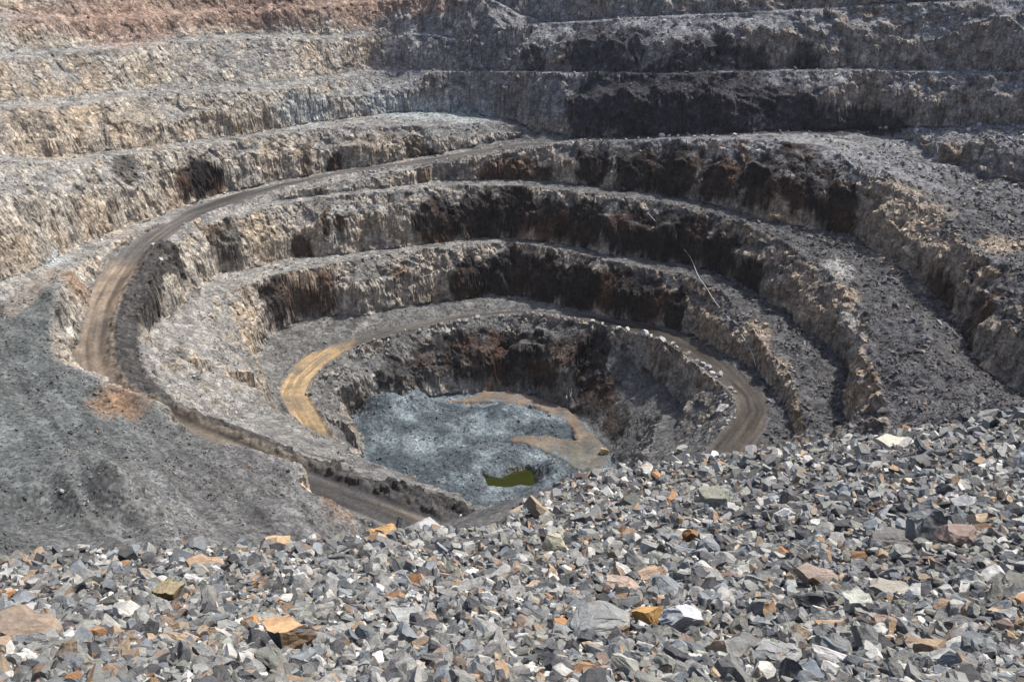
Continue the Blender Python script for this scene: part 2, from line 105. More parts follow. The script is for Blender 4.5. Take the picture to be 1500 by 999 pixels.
POND=[(-13.6,358.7,-230.0),(-10.95,357.2,-230.0),(-8.06,356.6,-230.0),(-4.88,355.6,-230.0),(-2.89,357.7,-230.0),(-0.58,359.8,-230.0),(2.04,361.4,-230.0),(5.25,363.0,-230.0),(7.9,364.1,-230.0),(8.72,360.9,-230.0),(9.24,357.7,-230.0),(11.13,352.5,-230.0),(9.95,350.9,-230.0),(7.95,350.4,-230.0),(5.69,350.9,-230.0),(2.28,351.4,-230.0),(-0.57,349.9,-230.0),(-3.4,349.4,-230.0),(-6.24,349.9,-230.0),(-9.65,349.9,-230.0),(-10.27,352.5,-230.0),(-11.78,355.6,-230.0)]
POND_OUT=[(23.4,355.3,-230.0),(22.6,358.9,-230.0),(20.2,362.3,-230.0),(16.39,365.2,-230.0),(11.42,367.4,-230.0),(5.63,368.8,-230.0),(-0.58,369.3,-230.0),(-6.79,368.8,-230.0),(-12.58,367.4,-230.0),(-17.55,365.2,-230.0),(-21.4,362.3,-230.0),(-23.8,358.9,-230.0),(-24.6,355.3,-230.0),(-23.8,351.6,-230.0),(-21.4,348.3,-230.0),(-17.55,345.4,-230.0),(-12.58,343.1,-230.0),(-6.79,341.7,-230.0),(-0.58,341.3,-230.0),(5.63,341.7,-230.0),(11.42,343.1,-230.0),(16.39,345.4,-230.0),(20.2,348.3,-230.0),(22.6,351.6,-230.0)]
HILL_AREA=[(-149.1,296.4,-131),(-144.9,282.8,-132),(-137.6,271.3,-133),(-128.1,265.0,-134),(-117.5,259.8,-137),(-109.2,258.0,-139),(-103.6,256.8,-141.5),(-99.1,252.3,-144),(-81.8,245.4,-147),(-71.7,242.7,-149),(-61.5,239.1,-151),(-58.9,233.0,-152.5),(-51.9,235.6,-159),(-47.1,233.4,-163),(-40.8,227.7,-167),(-0.8,215.1,-171.0),(-20,150,0),(-300,150,0),(-300,330,0),(-186.0,276.1,-122.0),(-170.2,305.0,-129.8),(-167.8,319.6,-130.9),(-168.4,348.8,-133.2)]
FLOOR_AREA=[(-65.2,370.9,-228),(-69.7,386.3,-227.5),(-74.5,402.8,-227),(-67.7,413.2,-227.0),(-49.0,420.0,-227.0),(-32.9,424.1,-227),(-16.6,427.6,-226.6),(-5.6,427.9,-226.4),(10.8,422.2,-226.0),(26.5,409.3,-225.6),(31.2,398.0,-225.4),(40.8,375.0,-225),(43.4,361.6,-225),(46.7,350.4,-226),(35.9,338.4,-228),(13.4,324.8,-230),(-13.4,324.8,-230),(-41.4,337.4,-229),(-63.7,361.0,-226),(-71.8,359.5,-221)]
TAN_STRETCH=[(-75.4,443.8,-206),(-102.7,437.5,-206),(-108.8,397.9,-206),(-103.3,372.6,-206),(-85.8,349.8,-206),(-72.9,339.2,-206),(-64.8,339.2,-206),(-72.7,372.6,-206),(-79.7,397.9,-206),(-74.5,426.0,-206)]
HEAPS=[(-92.9,194.6,6.5,13),(-57.4,210.5,4.5,12),(-77.3,185.7,4,10),(-110.3,198.0,4,14),(-76.9,226.8,2.5,10),(-50.3,226.2,2.5,7)]
FLOOR_HEAPS=[(0.0,402.1,3.0,7),(15.47,393.1,3,6),(-9.49,403.8,2.5,7),(-18.67,395.1,2,8),(-14.66,366.3,1.8,6),(14.4,358.0,3.2,6),(-2.93,366.0,2.2,6),(-56.4,398.6,2,10),(-41.7,411.1,2.5,8),(18.42,350.4,3.5,6),(-65.3,407.1,5,6),(-55.9,408.9,5,6),(-45.0,412.4,4,6),(-27.5,386.6,2,7),(-45.4,381.2,2,9)]
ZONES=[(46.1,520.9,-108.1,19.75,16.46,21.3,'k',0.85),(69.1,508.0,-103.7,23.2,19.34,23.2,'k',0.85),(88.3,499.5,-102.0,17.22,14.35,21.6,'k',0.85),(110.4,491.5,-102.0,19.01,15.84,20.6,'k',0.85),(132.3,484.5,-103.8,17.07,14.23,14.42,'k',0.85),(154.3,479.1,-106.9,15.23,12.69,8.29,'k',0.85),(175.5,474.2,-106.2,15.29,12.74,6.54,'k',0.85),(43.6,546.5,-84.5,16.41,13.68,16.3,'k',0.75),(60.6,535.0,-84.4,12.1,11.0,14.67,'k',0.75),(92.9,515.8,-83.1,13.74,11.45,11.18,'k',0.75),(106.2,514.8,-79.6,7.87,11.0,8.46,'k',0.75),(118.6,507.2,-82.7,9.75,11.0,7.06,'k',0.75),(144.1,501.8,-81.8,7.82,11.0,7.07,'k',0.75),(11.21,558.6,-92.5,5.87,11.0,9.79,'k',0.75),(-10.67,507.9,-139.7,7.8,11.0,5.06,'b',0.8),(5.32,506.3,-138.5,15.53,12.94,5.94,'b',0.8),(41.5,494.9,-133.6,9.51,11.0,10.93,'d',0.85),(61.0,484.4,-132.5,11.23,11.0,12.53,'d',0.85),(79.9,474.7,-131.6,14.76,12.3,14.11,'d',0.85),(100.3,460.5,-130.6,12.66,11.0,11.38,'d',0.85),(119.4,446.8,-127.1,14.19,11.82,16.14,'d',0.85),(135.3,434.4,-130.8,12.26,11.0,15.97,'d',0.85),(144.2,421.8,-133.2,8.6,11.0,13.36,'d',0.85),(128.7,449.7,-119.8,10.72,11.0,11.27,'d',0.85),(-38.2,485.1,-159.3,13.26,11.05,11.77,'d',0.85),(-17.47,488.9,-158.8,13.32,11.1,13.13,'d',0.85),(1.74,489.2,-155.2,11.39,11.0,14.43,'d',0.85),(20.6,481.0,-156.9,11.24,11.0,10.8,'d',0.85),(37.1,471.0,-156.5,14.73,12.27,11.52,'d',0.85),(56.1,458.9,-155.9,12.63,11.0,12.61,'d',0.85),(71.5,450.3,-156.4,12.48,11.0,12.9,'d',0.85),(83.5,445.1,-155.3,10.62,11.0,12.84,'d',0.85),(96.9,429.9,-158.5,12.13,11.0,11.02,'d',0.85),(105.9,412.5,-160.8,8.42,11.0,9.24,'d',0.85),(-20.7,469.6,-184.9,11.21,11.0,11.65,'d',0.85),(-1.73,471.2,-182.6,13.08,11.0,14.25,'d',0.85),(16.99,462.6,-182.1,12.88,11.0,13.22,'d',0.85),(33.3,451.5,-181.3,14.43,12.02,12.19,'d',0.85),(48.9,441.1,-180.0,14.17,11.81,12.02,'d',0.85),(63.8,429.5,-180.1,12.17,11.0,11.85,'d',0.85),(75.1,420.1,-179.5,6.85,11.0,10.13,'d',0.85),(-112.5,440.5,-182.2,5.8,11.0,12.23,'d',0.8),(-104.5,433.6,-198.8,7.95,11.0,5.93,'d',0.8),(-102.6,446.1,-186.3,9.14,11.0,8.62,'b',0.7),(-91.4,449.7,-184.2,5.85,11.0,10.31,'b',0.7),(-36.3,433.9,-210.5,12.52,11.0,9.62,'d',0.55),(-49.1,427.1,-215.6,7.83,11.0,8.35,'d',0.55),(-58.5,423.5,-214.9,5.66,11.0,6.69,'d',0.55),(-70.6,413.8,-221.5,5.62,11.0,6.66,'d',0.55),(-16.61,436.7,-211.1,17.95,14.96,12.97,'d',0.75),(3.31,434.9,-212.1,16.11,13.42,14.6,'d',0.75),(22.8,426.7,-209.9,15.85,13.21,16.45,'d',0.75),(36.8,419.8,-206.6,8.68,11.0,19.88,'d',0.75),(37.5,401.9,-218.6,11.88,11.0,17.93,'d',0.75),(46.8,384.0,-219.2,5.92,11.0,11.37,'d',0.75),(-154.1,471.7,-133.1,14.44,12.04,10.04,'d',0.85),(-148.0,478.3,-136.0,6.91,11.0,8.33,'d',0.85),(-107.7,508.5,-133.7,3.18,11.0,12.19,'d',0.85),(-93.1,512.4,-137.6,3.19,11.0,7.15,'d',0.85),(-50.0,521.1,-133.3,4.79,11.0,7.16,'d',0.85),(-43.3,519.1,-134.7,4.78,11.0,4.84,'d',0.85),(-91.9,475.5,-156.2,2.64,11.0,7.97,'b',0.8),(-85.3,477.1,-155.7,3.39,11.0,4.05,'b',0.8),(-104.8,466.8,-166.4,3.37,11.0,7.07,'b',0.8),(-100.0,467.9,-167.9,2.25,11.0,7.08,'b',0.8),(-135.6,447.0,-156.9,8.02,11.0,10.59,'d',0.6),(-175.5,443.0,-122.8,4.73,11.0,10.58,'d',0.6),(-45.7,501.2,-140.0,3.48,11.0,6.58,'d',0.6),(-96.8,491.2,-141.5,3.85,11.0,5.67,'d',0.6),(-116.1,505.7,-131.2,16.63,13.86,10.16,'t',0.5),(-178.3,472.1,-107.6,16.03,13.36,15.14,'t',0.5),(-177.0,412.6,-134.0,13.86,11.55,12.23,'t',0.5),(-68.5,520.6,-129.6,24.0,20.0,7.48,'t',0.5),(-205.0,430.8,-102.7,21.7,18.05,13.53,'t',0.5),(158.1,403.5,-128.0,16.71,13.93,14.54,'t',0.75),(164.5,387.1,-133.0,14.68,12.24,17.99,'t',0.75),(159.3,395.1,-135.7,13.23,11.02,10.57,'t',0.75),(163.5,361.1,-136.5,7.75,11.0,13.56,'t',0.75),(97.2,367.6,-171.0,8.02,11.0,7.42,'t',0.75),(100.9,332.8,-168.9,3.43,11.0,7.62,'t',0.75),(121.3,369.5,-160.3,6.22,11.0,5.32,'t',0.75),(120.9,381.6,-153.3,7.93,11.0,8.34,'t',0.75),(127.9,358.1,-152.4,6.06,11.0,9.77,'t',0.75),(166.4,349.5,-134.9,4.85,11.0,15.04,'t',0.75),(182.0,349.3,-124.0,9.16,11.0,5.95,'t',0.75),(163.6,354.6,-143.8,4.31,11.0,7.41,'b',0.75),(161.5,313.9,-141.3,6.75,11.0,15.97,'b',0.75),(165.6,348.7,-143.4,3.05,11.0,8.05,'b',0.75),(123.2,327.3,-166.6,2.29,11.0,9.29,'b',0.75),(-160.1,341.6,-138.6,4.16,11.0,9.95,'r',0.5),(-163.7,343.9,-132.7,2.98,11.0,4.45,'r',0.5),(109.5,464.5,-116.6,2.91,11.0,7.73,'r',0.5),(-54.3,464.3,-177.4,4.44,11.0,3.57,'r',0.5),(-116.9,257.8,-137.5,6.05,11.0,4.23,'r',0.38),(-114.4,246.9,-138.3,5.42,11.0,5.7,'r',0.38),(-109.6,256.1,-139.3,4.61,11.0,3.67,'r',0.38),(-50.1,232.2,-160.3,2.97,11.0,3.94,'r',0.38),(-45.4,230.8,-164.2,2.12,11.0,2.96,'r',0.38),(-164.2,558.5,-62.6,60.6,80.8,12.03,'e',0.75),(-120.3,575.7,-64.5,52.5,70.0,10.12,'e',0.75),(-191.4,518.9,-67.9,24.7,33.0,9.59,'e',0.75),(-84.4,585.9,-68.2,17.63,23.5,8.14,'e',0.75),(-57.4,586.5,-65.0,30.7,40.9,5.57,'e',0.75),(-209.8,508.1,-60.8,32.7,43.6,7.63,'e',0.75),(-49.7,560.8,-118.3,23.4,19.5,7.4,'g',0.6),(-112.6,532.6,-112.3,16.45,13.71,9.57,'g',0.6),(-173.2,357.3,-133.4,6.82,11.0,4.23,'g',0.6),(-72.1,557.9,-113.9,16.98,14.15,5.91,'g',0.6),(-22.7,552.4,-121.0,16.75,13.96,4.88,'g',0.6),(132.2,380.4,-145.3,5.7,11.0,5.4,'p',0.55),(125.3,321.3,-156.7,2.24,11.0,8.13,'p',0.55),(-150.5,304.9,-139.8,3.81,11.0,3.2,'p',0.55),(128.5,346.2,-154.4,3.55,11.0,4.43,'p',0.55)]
ROAD_BOULDERS=[(-90.5,386.5,1.53),(-86.7,403.5,1.58),(-73.0,423.7,1.63),(-64.4,429.8,1.97),(-58.8,432.7,2.63),(-54.1,435.0,2.31),(-46.2,438.5,2.32),(-38.4,440.4,2.99),(-33.9,442.1,2.99),(-26.0,444.0,2.33),(-22.0,444.5,3.33),(-15.68,445.5,2.67),(-4.01,446.3,3.01),(0.67,446.1,1.33),(5.66,445.5,3.66),(9.31,444.9,2.99),(13.95,444.7,4.32),(21.4,440.8,2.64),(26.2,438.2,2.63),(28.1,437.0,1.97),(34.1,433.5,2.28),(37.8,431.1,2.92),(41.4,428.0,2.26),(45.6,424.0,4.48),(49.4,421.0,3.82),(53.0,419.0,2.86),(55.9,414.2,3.77),(60.4,410.7,4.06),(62.4,407.3,3.42),(66.3,402.3,4.31),(69.6,397.6,3.66),(71.8,394.7,2.43),(73.9,388.8,2.1),(75.7,384.3,2.97),(77.7,375.8,2.33),(78.7,370.5,3.17),(79.5,362.7,3.4),(81.3,357.8,2.8),(83.3,354.2,3.62),(83.1,338.8,2.95),(85.0,335.5,2.4),(81.3,333.6,1.33),(80.8,332.0,1.85),(75.0,330.3,3.17),(77.8,325.7,5.22),(71.6,326.1,2.62),(59.5,302.1,3.69),(57.1,304.1,1.98)]
BENCH_BOULDERS=[(-79.4,503.3,1.45),(-76.4,502.6,1.44),(-72.9,502.7,1.44),(-71.0,501.9,1.44),(-66.7,503.9,1.44),(-60.2,506.5,1.45),(-39.2,510.7,1.09),(-33.8,511.4,1.09),(-15.94,522.4,1.48),(-5.42,521.7,2.95),(24.0,509.2,1.44),(28.1,508.2,1.44),(30.9,507.5,1.79),(35.1,507.8,2.15),(37.5,507.6,1.79),(39.8,504.7,1.43),(45.1,502.4,1.42),(51.9,501.1,1.42),(57.3,496.2,1.76),(63.5,497.1,1.76),(68.0,492.6,1.4),(74.8,493.0,3.16),(78.0,491.4,1.75),(81.8,487.7,2.78),(87.1,487.6,1.74),(89.6,484.6,1.39),(93.3,483.1,1.38),(97.7,482.0,1.73),(99.6,479.5,1.38),(107.8,479.5,2.07),(111.9,477.5,1.38),(116.9,479.5,1.39),(129.3,477.7,1.74),(133.3,478.2,1.05),(148.7,459.5,2.72),(147.0,460.4,2.38),(174.9,470.6,2.11),(176.5,468.8,2.46),(187.1,459.1,2.08),(204.5,444.8,2.4),(-148.7,431.6,2.62),(-145.5,387.6,3.0),(-152.1,399.8,1.85),(-114.2,293.5,1.44),(-113.3,302.1,2.22),(-110.2,317.3,1.03),(-99.6,315.0,1.54),(-14.66,236.5,0.8),(-102.6,191.3,1.04)]
FLOOR_BLOCK=(39.6,367.3,4.74)
HOSE=[(64.9,458.9,-148.3),(67.0,456.6,-150.3),(70.9,452.4,-153.7),(76.1,448.2,-158.1),(80.7,444.5,-161.2),(84.5,439.0,-164.6),(84.8,420.9,-166.4),(86.7,411.5,-168.6),(89.2,402.3,-171.3),(91.3,391.3,-172.3),(93.5,378.6,-172.9),(95.2,369.7,-174.1),(96.3,361.3,-175.9),(96.8,355.8,-176.3)]
POND_Z=-230.0
KEY_STONES=[  # second colour is the top faces, lightened as if lit; third is one side
((-1.58, 5.5, -4.96),(0.342, 0.257, 0.365), -0.25, -0.15,(0.085, 0.09, 0.1),(0.48, 0.31, 0.17),(0.22, 0.15, 0.085), 19, 'large squared rock with an orange top coloured as lit and sides coloured as shaded, lower left'),
((-3.55, 5.68, -5.07),(0.546, 0.41, 0.23), -0.07, 0.03,(0.25, 0.19, 0.14),(0.28, 0.22, 0.17), None, 2, 'long brown slab jutting in from the left edge of the rubble'),
((-2.2, 6.62, -5.72),(0.173, 0.13, 0.088), 0.12, -0.08,(0.46, 0.22, 0.07), None, None, 1, 'bright orange flat rock above the large orange-topped rock'),
((-0.92, 6.97, -5.99),(0.392, 0.294, 0.156), -0.2, 0.1,(0.27, 0.28, 0.27),(0.36, 0.37, 0.355), None, 1, 'long pale grey slab with a raised corner, centre left of the rubble'),
((1.08, 6.31, -5.42),(0.264, 0.198, 0.218), -0.01, -0.02,(0.4, 0.24, 0.09), None, None, 3, 'ochre orange boulder beside a white streaked rock'),
((1.28, 6.03, -5.22),(0.343, 0.257, 0.242), 0.18, -0.14,(0.33, 0.34, 0.36),(0.5, 0.51, 0.53), None, 7, 'white streaked grey rock beside the ochre orange boulder'),
((0.63, 5.89, -5.17),(0.474, 0.356, 0.235), -0.14, 0.05,(0.16, 0.17, 0.165),(0.26, 0.27, 0.26), None, 11, 'wide rounded grey boulder left of the ochre orange rock'),
((1.07, 8.06, -6.57),(0.401, 0.301, 0.19), 0.04, -0.07,(0.36, 0.26, 0.2),(0.45, 0.35, 0.29), None, 0, 'pinkish tan block with rust blotches in the middle of the rubble'),
((4.28, 8.55, -6.41),(0.457, 0.343, 0.554), 0.23, 0.11,(0.17, 0.185, 0.19),(0.24, 0.25, 0.25), None, 12, 'tall grey wedge of rock standing up at right'),
((4.43, 8.15, -6.16),(0.381, 0.286, 0.217), -0.08, -0.0,(0.22, 0.165, 0.14), None, None, 15, 'rounded brown rock right of the tall grey wedge'),
((4.07, 8.97, -6.71),(0.506, 0.38, 0.264), 0.1, -0.12,(0.12, 0.12, 0.12),(0.2, 0.195, 0.185), None, 23, 'low dark grey rock left of the tall grey wedge'),
((4.23, 11.4, -8.15),(0.241, 0.18, 0.19), -0.21, 0.06,(0.58, 0.58, 0.56), None, None, 3, 'small smooth white stone among dark rubble at right'),
((2.73, 12.59, -9.18),(0.303, 0.228, 0.268), -0.03, -0.05,(0.25, 0.135, 0.06), None, None, 7, 'rust brown rock below the grey-green wedge, right of centre'),
((3.71, 15.27, -10.68),(0.599, 0.449, 0.396), 0.15, 0.13,(0.17, 0.18, 0.15),(0.25, 0.25, 0.2), None, 4, 'grey-green pointed wedge of rock right of centre'),
((-1.89, 18.46, -13.5),(0.786, 0.589, 0.329), -0.16, 0.01,(0.42, 0.42, 0.42),(0.52, 0.52, 0.52), None, 8, 'whitish rock on the rubble lip in front of the haul road'),
((-2.5, 16.15, -12.01),(0.639, 0.479, 0.237), 0.02, -0.1,(0.36, 0.22, 0.11),(0.48, 0.3, 0.13), None, 1, 'flat orange rock on the rubble lip left of the whitish rock'),
((-4.37, 15.14, -11.26),(0.557, 0.418, 0.328), 0.21, 0.08,(0.2, 0.17, 0.15),(0.55, 0.38, 0.22),(0.45, 0.3, 0.15), 16, 'orange and cream rock on the rubble lip, left of centre'),
((0.9, 15.5, -11.32),(0.25, 0.187, 0.187), -0.1, -0.04,(0.48, 0.25, 0.09), None, None, 3, 'small orange cube-like stone in the middle of the slope'),
((0.64, 12.73, -9.65),(0.416, 0.312, 0.354), 0.08, 0.14,(0.38, 0.36, 0.27),(0.42, 0.4, 0.31), None, 0, 'cream coloured block below the small orange stone'),
((-3.59, 8.29, -6.84),(0.326, 0.245, 0.236), -0.23, 0.03,(0.25, 0.19, 0.1),(0.34, 0.28, 0.17), None, 9, 'tilted yellow-brown slab on the left of the rubble'),
((-4.26, 11.16, -8.79),(0.569, 0.427, 0.232), -0.05, -0.09,(0.3, 0.2, 0.13),(0.38, 0.27, 0.18), None, 2, 'rust and tan flat rock near the left rubble lip'),
((2.71, 6.24, -5.25),(0.294, 0.221, 0.212), 0.13, 0.09,(0.36, 0.37, 0.32),(0.46, 0.47, 0.41), None, 5, 'pale greenish rock with a broken white face, lower right'),
((2.82, 7.5, -6.04),(0.412, 0.309, 0.17), -0.18, -0.02,(0.23, 0.17, 0.135),(0.3, 0.24, 0.2), None, 2, 'long brown rock left of the pale greenish rock'),
((5.81, 10.69, -7.39),(0.331, 0.249, 0.204), 0.0, -0.14,(0.18, 0.15, 0.13),(0.5, 0.5, 0.5), None, 4, 'white-topped rock near the right side of the slope'),
((1.65, 4.26, -4.06),(0.226, 0.17, 0.103), 0.19, 0.04,(0.12, 0.14, 0.16),(0.17, 0.2, 0.23), None, 1, 'dark blue-grey slab at the bottom edge, right of centre'),
((1.64, 4.79, -4.4),(0.294, 0.221, 0.14), -0.12, -0.07,(0.13, 0.135, 0.14),(0.32, 0.325, 0.32), None, 6, 'dark slab with its top coloured pale as if lit, just above the bottom edge'),
((2.47, 4.59, -4.22),(0.211, 0.158, 0.166), 0.06, 0.11,(0.3, 0.23, 0.16),(0.36, 0.27, 0.18), None, 3, 'tan blocky rock at lower right'),
((2.68, 4.4, -4.08),(0.162, 0.121, 0.171), 0.25, -0.01,(0.2, 0.215, 0.215),(0.26, 0.275, 0.275), None, 13, 'faceted grey rock right of the tan blocky rock'),
((1.52, 8.7, -6.94),(0.323, 0.242, 0.175), -0.07, -0.13,(0.34, 0.21, 0.1),(0.42, 0.31, 0.22), None, 14, 'wedge of rust and tan rock above the pinkish block'),
((3.23, 6.79, -5.53),(0.422, 0.316, 0.097), 0.12, 0.06,(0.27, 0.25, 0.2),(0.33, 0.31, 0.26), None, 2, 'thin tan slab lying right of centre'),
((9.83, 22.09, -13.26),(1.133, 0.85, 0.269), -0.2, -0.06,(0.42, 0.38, 0.31),(0.5, 0.46, 0.38), None, 2, 'cream slab on the right-hand rubble lip'),
((11.42, 25.1, -14.55),(0.47, 0.352, 0.304), -0.01, 0.12,(0.3, 0.16, 0.075), None, None, 0, 'rusty stone on the right-hand rubble lip'),
((7.79, 13.01, -8.26),(0.307, 0.231, 0.449), 0.17, 0.01,(0.36, 0.37, 0.37),(0.5, 0.5, 0.5), None, 12, 'pale rock at the right edge of the slope')]
RUBBLE_EDGE=[(-11.66, 13.76, -10.77), (-8.96, 14.14, -10.94), (-6.35, 15.1, -11.48), (-4.33, 15.7, -11.61), (-2.41, 19.3, -14.06), (-0.17, 20.31, -14.58), (2.49, 38.52, -25.02), (5.27, 43.74, -27.63), (9.19, 38.25, -23.84), (10.55, 29.5, -17.73), (11.74, 24.84, -14.36), (12.77, 21.76, -12.15), (16.34, 20.12, -10.59)]
import bpy, math, random, time
import numpy as np
from mathutils import Vector
from mathutils.geometry import delaunay_2d_cdt
T0=time.time()
RNG=np.random.default_rng(7)
# ------------------------------------------------------------------ noise
_p=RNG.permutation(256).astype(np.int32); PERM=np.concatenate([_p,_p,_p])
_g=RNG.normal(size=(256,3)); GRAD=(_g/np.linalg.norm(_g,axis=1)[:,None]).astype(np.float32)
def perlin(x,y,z,s,seed=0):
    x=np.asarray(x,np.float32)/s+seed*17.31; y=np.asarray(y,np.float32)/s+seed*5.7; z=np.asarray(z,np.float32)/s-seed*9.13
    xi=np.floor(x); yi=np.floor(y); zi=np.floor(z); fx=x-xi; fy=y-yi; fz=z-zi
    X=xi.astype(np.int32)&255; Y=yi.astype(np.int32)&255; Z=zi.astype(np.int32)&255
    u=fx*fx*fx*(fx*(fx*6-15)+10); v=fy*fy*fy*(fy*(fy*6-15)+10); w=fz*fz*fz*(fz*(fz*6-15)+10)
    out=0
    for dx in(0,1):
        a=PERM[X+dx]; wx=u if dx else 1-u
        for dy in(0,1):
            b=PERM[a+Y+dy]; wy=v if dy else 1-v
            for dz in(0,1):
                g=GRAD[PERM[b+Z+dz]&255]
                d=g[...,0]*(fx-dx)+g[...,1]*(fy-dy)+g[...,2]*(fz-dz)
                out=out+d*wx*wy*(w if dz else 1-w)
    return out*1.5
def fbm(x,y,z,s,oct=3,seed=0,gain=.5):
    a=1; t=0; n=0
    for o in range(oct):
        t=t+a*perlin(x,y,z,s/2**o,seed+o*3); n+=a; a*=gain
    return t/n
def _hash(ix,iy,iz,k):
    h=(ix*374761393+iy*668265263+iz*1274126177+k*974634777)&0xffffffff
    h=((h^(h>>13))*1274126177)&0xffffffff
    return ((h^(h>>16))&0xffff).astype(np.float32)/65535
def voronoi(x,y,z,s,seed=0):
    x=x/s; y=y/s; z=z/s
    xi=np.floor(x).astype(np.int64); yi=np.floor(y).astype(np.int64); zi=np.floor(z).astype(np.int64)
    f1=np.full(x.shape,9.,np.float32); f2=f1.copy(); cid=np.zeros(x.shape,np.float32); fc_=np.zeros(x.shape,np.float32)
    for a in(-1,0,1):
        for b in(-1,0,1):
            for c in(-1,0,1):
                I,J,K=xi+a,yi+b,zi+c
                ax=I+_hash(I,J,K,seed+1)-x; ay=J+_hash(I,J,K,seed+2)-y; az=K+_hash(I,J,K,seed+3)-z; d=(ax*ax+ay*ay+az*az).astype(np.float32)
                h=_hash(I,J,K,seed+4); m=d<f1
                f2=np.where(m,f1,np.minimum(f2,d)); cid=np.where(m,h,cid); fc_=np.where(m,((h*7.13)%1-.5)*(ax+ay)+((h*13.7)%1-.5)*az*1.3,fc_); f1=np.where(m,d,f1)
    return np.sqrt(f1),np.sqrt(f2),cid,fc_
def sstep(a,b,x):
    t=np.clip((x-a)/(b-a),0,1); return t*t*(3-2*t)
def mix(a,b,t):
    t=np.asarray(t)[...,None]; return a*(1-t)+np.asarray(b,np.float32)*t
# ------------------------------------------------------------------ survey -> TIN
def build_tin():
    V=[];Z=[];K=[];E=[]
    def add(p,k): V.append(Vector((p[0],p[1]))); Z.append(p[2]); K.append(k); return len(V)-1
    kk={'t':0.,'c':1.,'n':9.}
    for name,k,pts in SURVEY:
        pr=None
        for p in pts:
            i=add(p,kk[k])
            if pr is not None: E.append((pr,i))
            pr=i
    for p in RUBBLE_POINTS: add(p,9.)
    for p in DROP_POINTS: add(p,9.)
    # rim of the pit and the desert beyond it
    top=[s[2] for s in SURVEY if s[0]=='w9_toe'][0]; pr=None
    for p in top:
        dx,dy=p[0]+10,p[1]-385; l=math.hypot(dx,dy)
        i=add((p[0]+dx/l*9,p[1]+dy/l*9,p[2]+17),1.)
        if pr is not None: E.append((pr,i))
        pr=i
    for p in ((-470,-90,4),(0,-90,6),(470,-90,4),(470,200,-20),(470,500,-25),(470,800,-18),(0,800,-34),(-470,800,-34),(-470,500,-34),(-470,200,-30),(-120,-30,0),(120,-30,0),(0,-12,3)): add(p,9.)
    r=delaunay_2d_cdt(V,E,[],0,1e-4)
    vs,faces,ov=r[0],r[2],r[3]
    z=np.zeros(len(vs));k=np.zeros(len(vs)); bad=[]
    for i,o in enumerate(ov):
        if len(o): z[i]=Z[o[0]];k[i]=K[o[0]]
        else: bad.append(i)
    P=np.array([[v.x,v.y] for v in V])
    for i in bad:
        d=np.hypot(P[:,0]-vs[i].x,P[:,1]-vs[i].y); j=np.argsort(d)[:2]; w=1/(d[j]+.01)
        z[i]=(np.array(Z)[j]*w).sum()/w.sum(); k[i]=9
    print('tin',len(vs),len(faces),'crossings',len(bad))
    return np.array([[v.x,v.y] for v in vs]),z,k,faces
TV,TZ,TK,TF=build_tin()
def raster(x0,x1,nx,y0,y1,ny,warp=None):
    """sample the TIN on a regular grid: z, wall parameter t, wall height H"""
    gx=np.linspace(x0,x1,nx); gy=np.linspace(y0,y1,ny); sx=gx[1]-gx[0]; sy=gy[1]-gy[0]
    z=np.zeros((ny,nx),np.float32); t=np.zeros_like(z); H=np.zeros_like(z)
    for f in TF:
        for q in range(1,len(f)-1):
            a,b,c=f[0],f[q],f[q+1]
            A,B,C=TV[a],TV[b],TV[c]
            det=(B[0]-A[0])*(C[1]-A[1])-(C[0]-A[0])*(B[1]-A[1])
            if abs(det)<1e-9: continue
            i0=max(0,math.ceil((min(A[0],B[0],C[0])-x0)/sx-1e-6)); i1=min(nx-1,math.floor((max(A[0],B[0],C[0])-x0)/sx+1e-6))
            j0=max(0,math.ceil((min(A[1],B[1],C[1])-y0)/sy-1e-6)); j1=min(ny-1,math.floor((max(A[1],B[1],C[1])-y0)/sy+1e-6))
            if i1<i0 or j1<j0: continue
            X=gx[i0:i1+1][None,:]; Y=gy[j0:j1+1][:,None]
            w1=((X-A[0])*(C[1]-A[1])-(C[0]-A[0])*(Y-A[1]))/det
            w2=((B[0]-A[0])*(Y-A[1])-(X-A[0])*(B[1]-A[1]))/det
            w0=1-w1-w2; m=(w0>-1e-6)&(w1>-1e-6)&(w2>-1e-6)
            if not m.any(): continue
            zz=w0*TZ[a]+w1*TZ[b]+w2*TZ[c]; ks=(TK[a],TK[b],TK[c])
            gxn=((TZ[b]-TZ[a])*(C[1]-A[1])-(TZ[c]-TZ[a])*(B[1]-A[1]))/det
            gyn=((B[0]-A[0])*(TZ[c]-TZ[a])-(C[0]-A[0])*(TZ[b]-TZ[a]))/det
            s=math.hypot(gxn,gyn)
            sub=(slice(j0,j1+1),slice(i0,i1+1))
            z[sub]=np.where(m,zz,z[sub])
            if max(ks)<2 and max(ks)!=min(ks) and s>.8:
                tt=w0*ks[0]+w1*ks[1]+w2*ks[2]
                t[sub]=np.where(m,tt,t[sub]); H[sub]=np.where(m,max(TZ[a],TZ[b],TZ[c])-min(TZ[a],TZ[b],TZ[c]),H[sub])
            else:
                H[sub]=np.where(m,0,H[sub])
    return gx,gy,z,t,H
def blur(a,n=1):
    for _ in range(n):
        p=np.pad(a,((1,1),(0,0)),'edge'); a=(p[:-2]+2*a+p[2:])/4
        p=np.pad(a,((0,0),(1,1)),'edge'); a=(p[:,:-2]+2*a+p[:,2:])/4
    return a
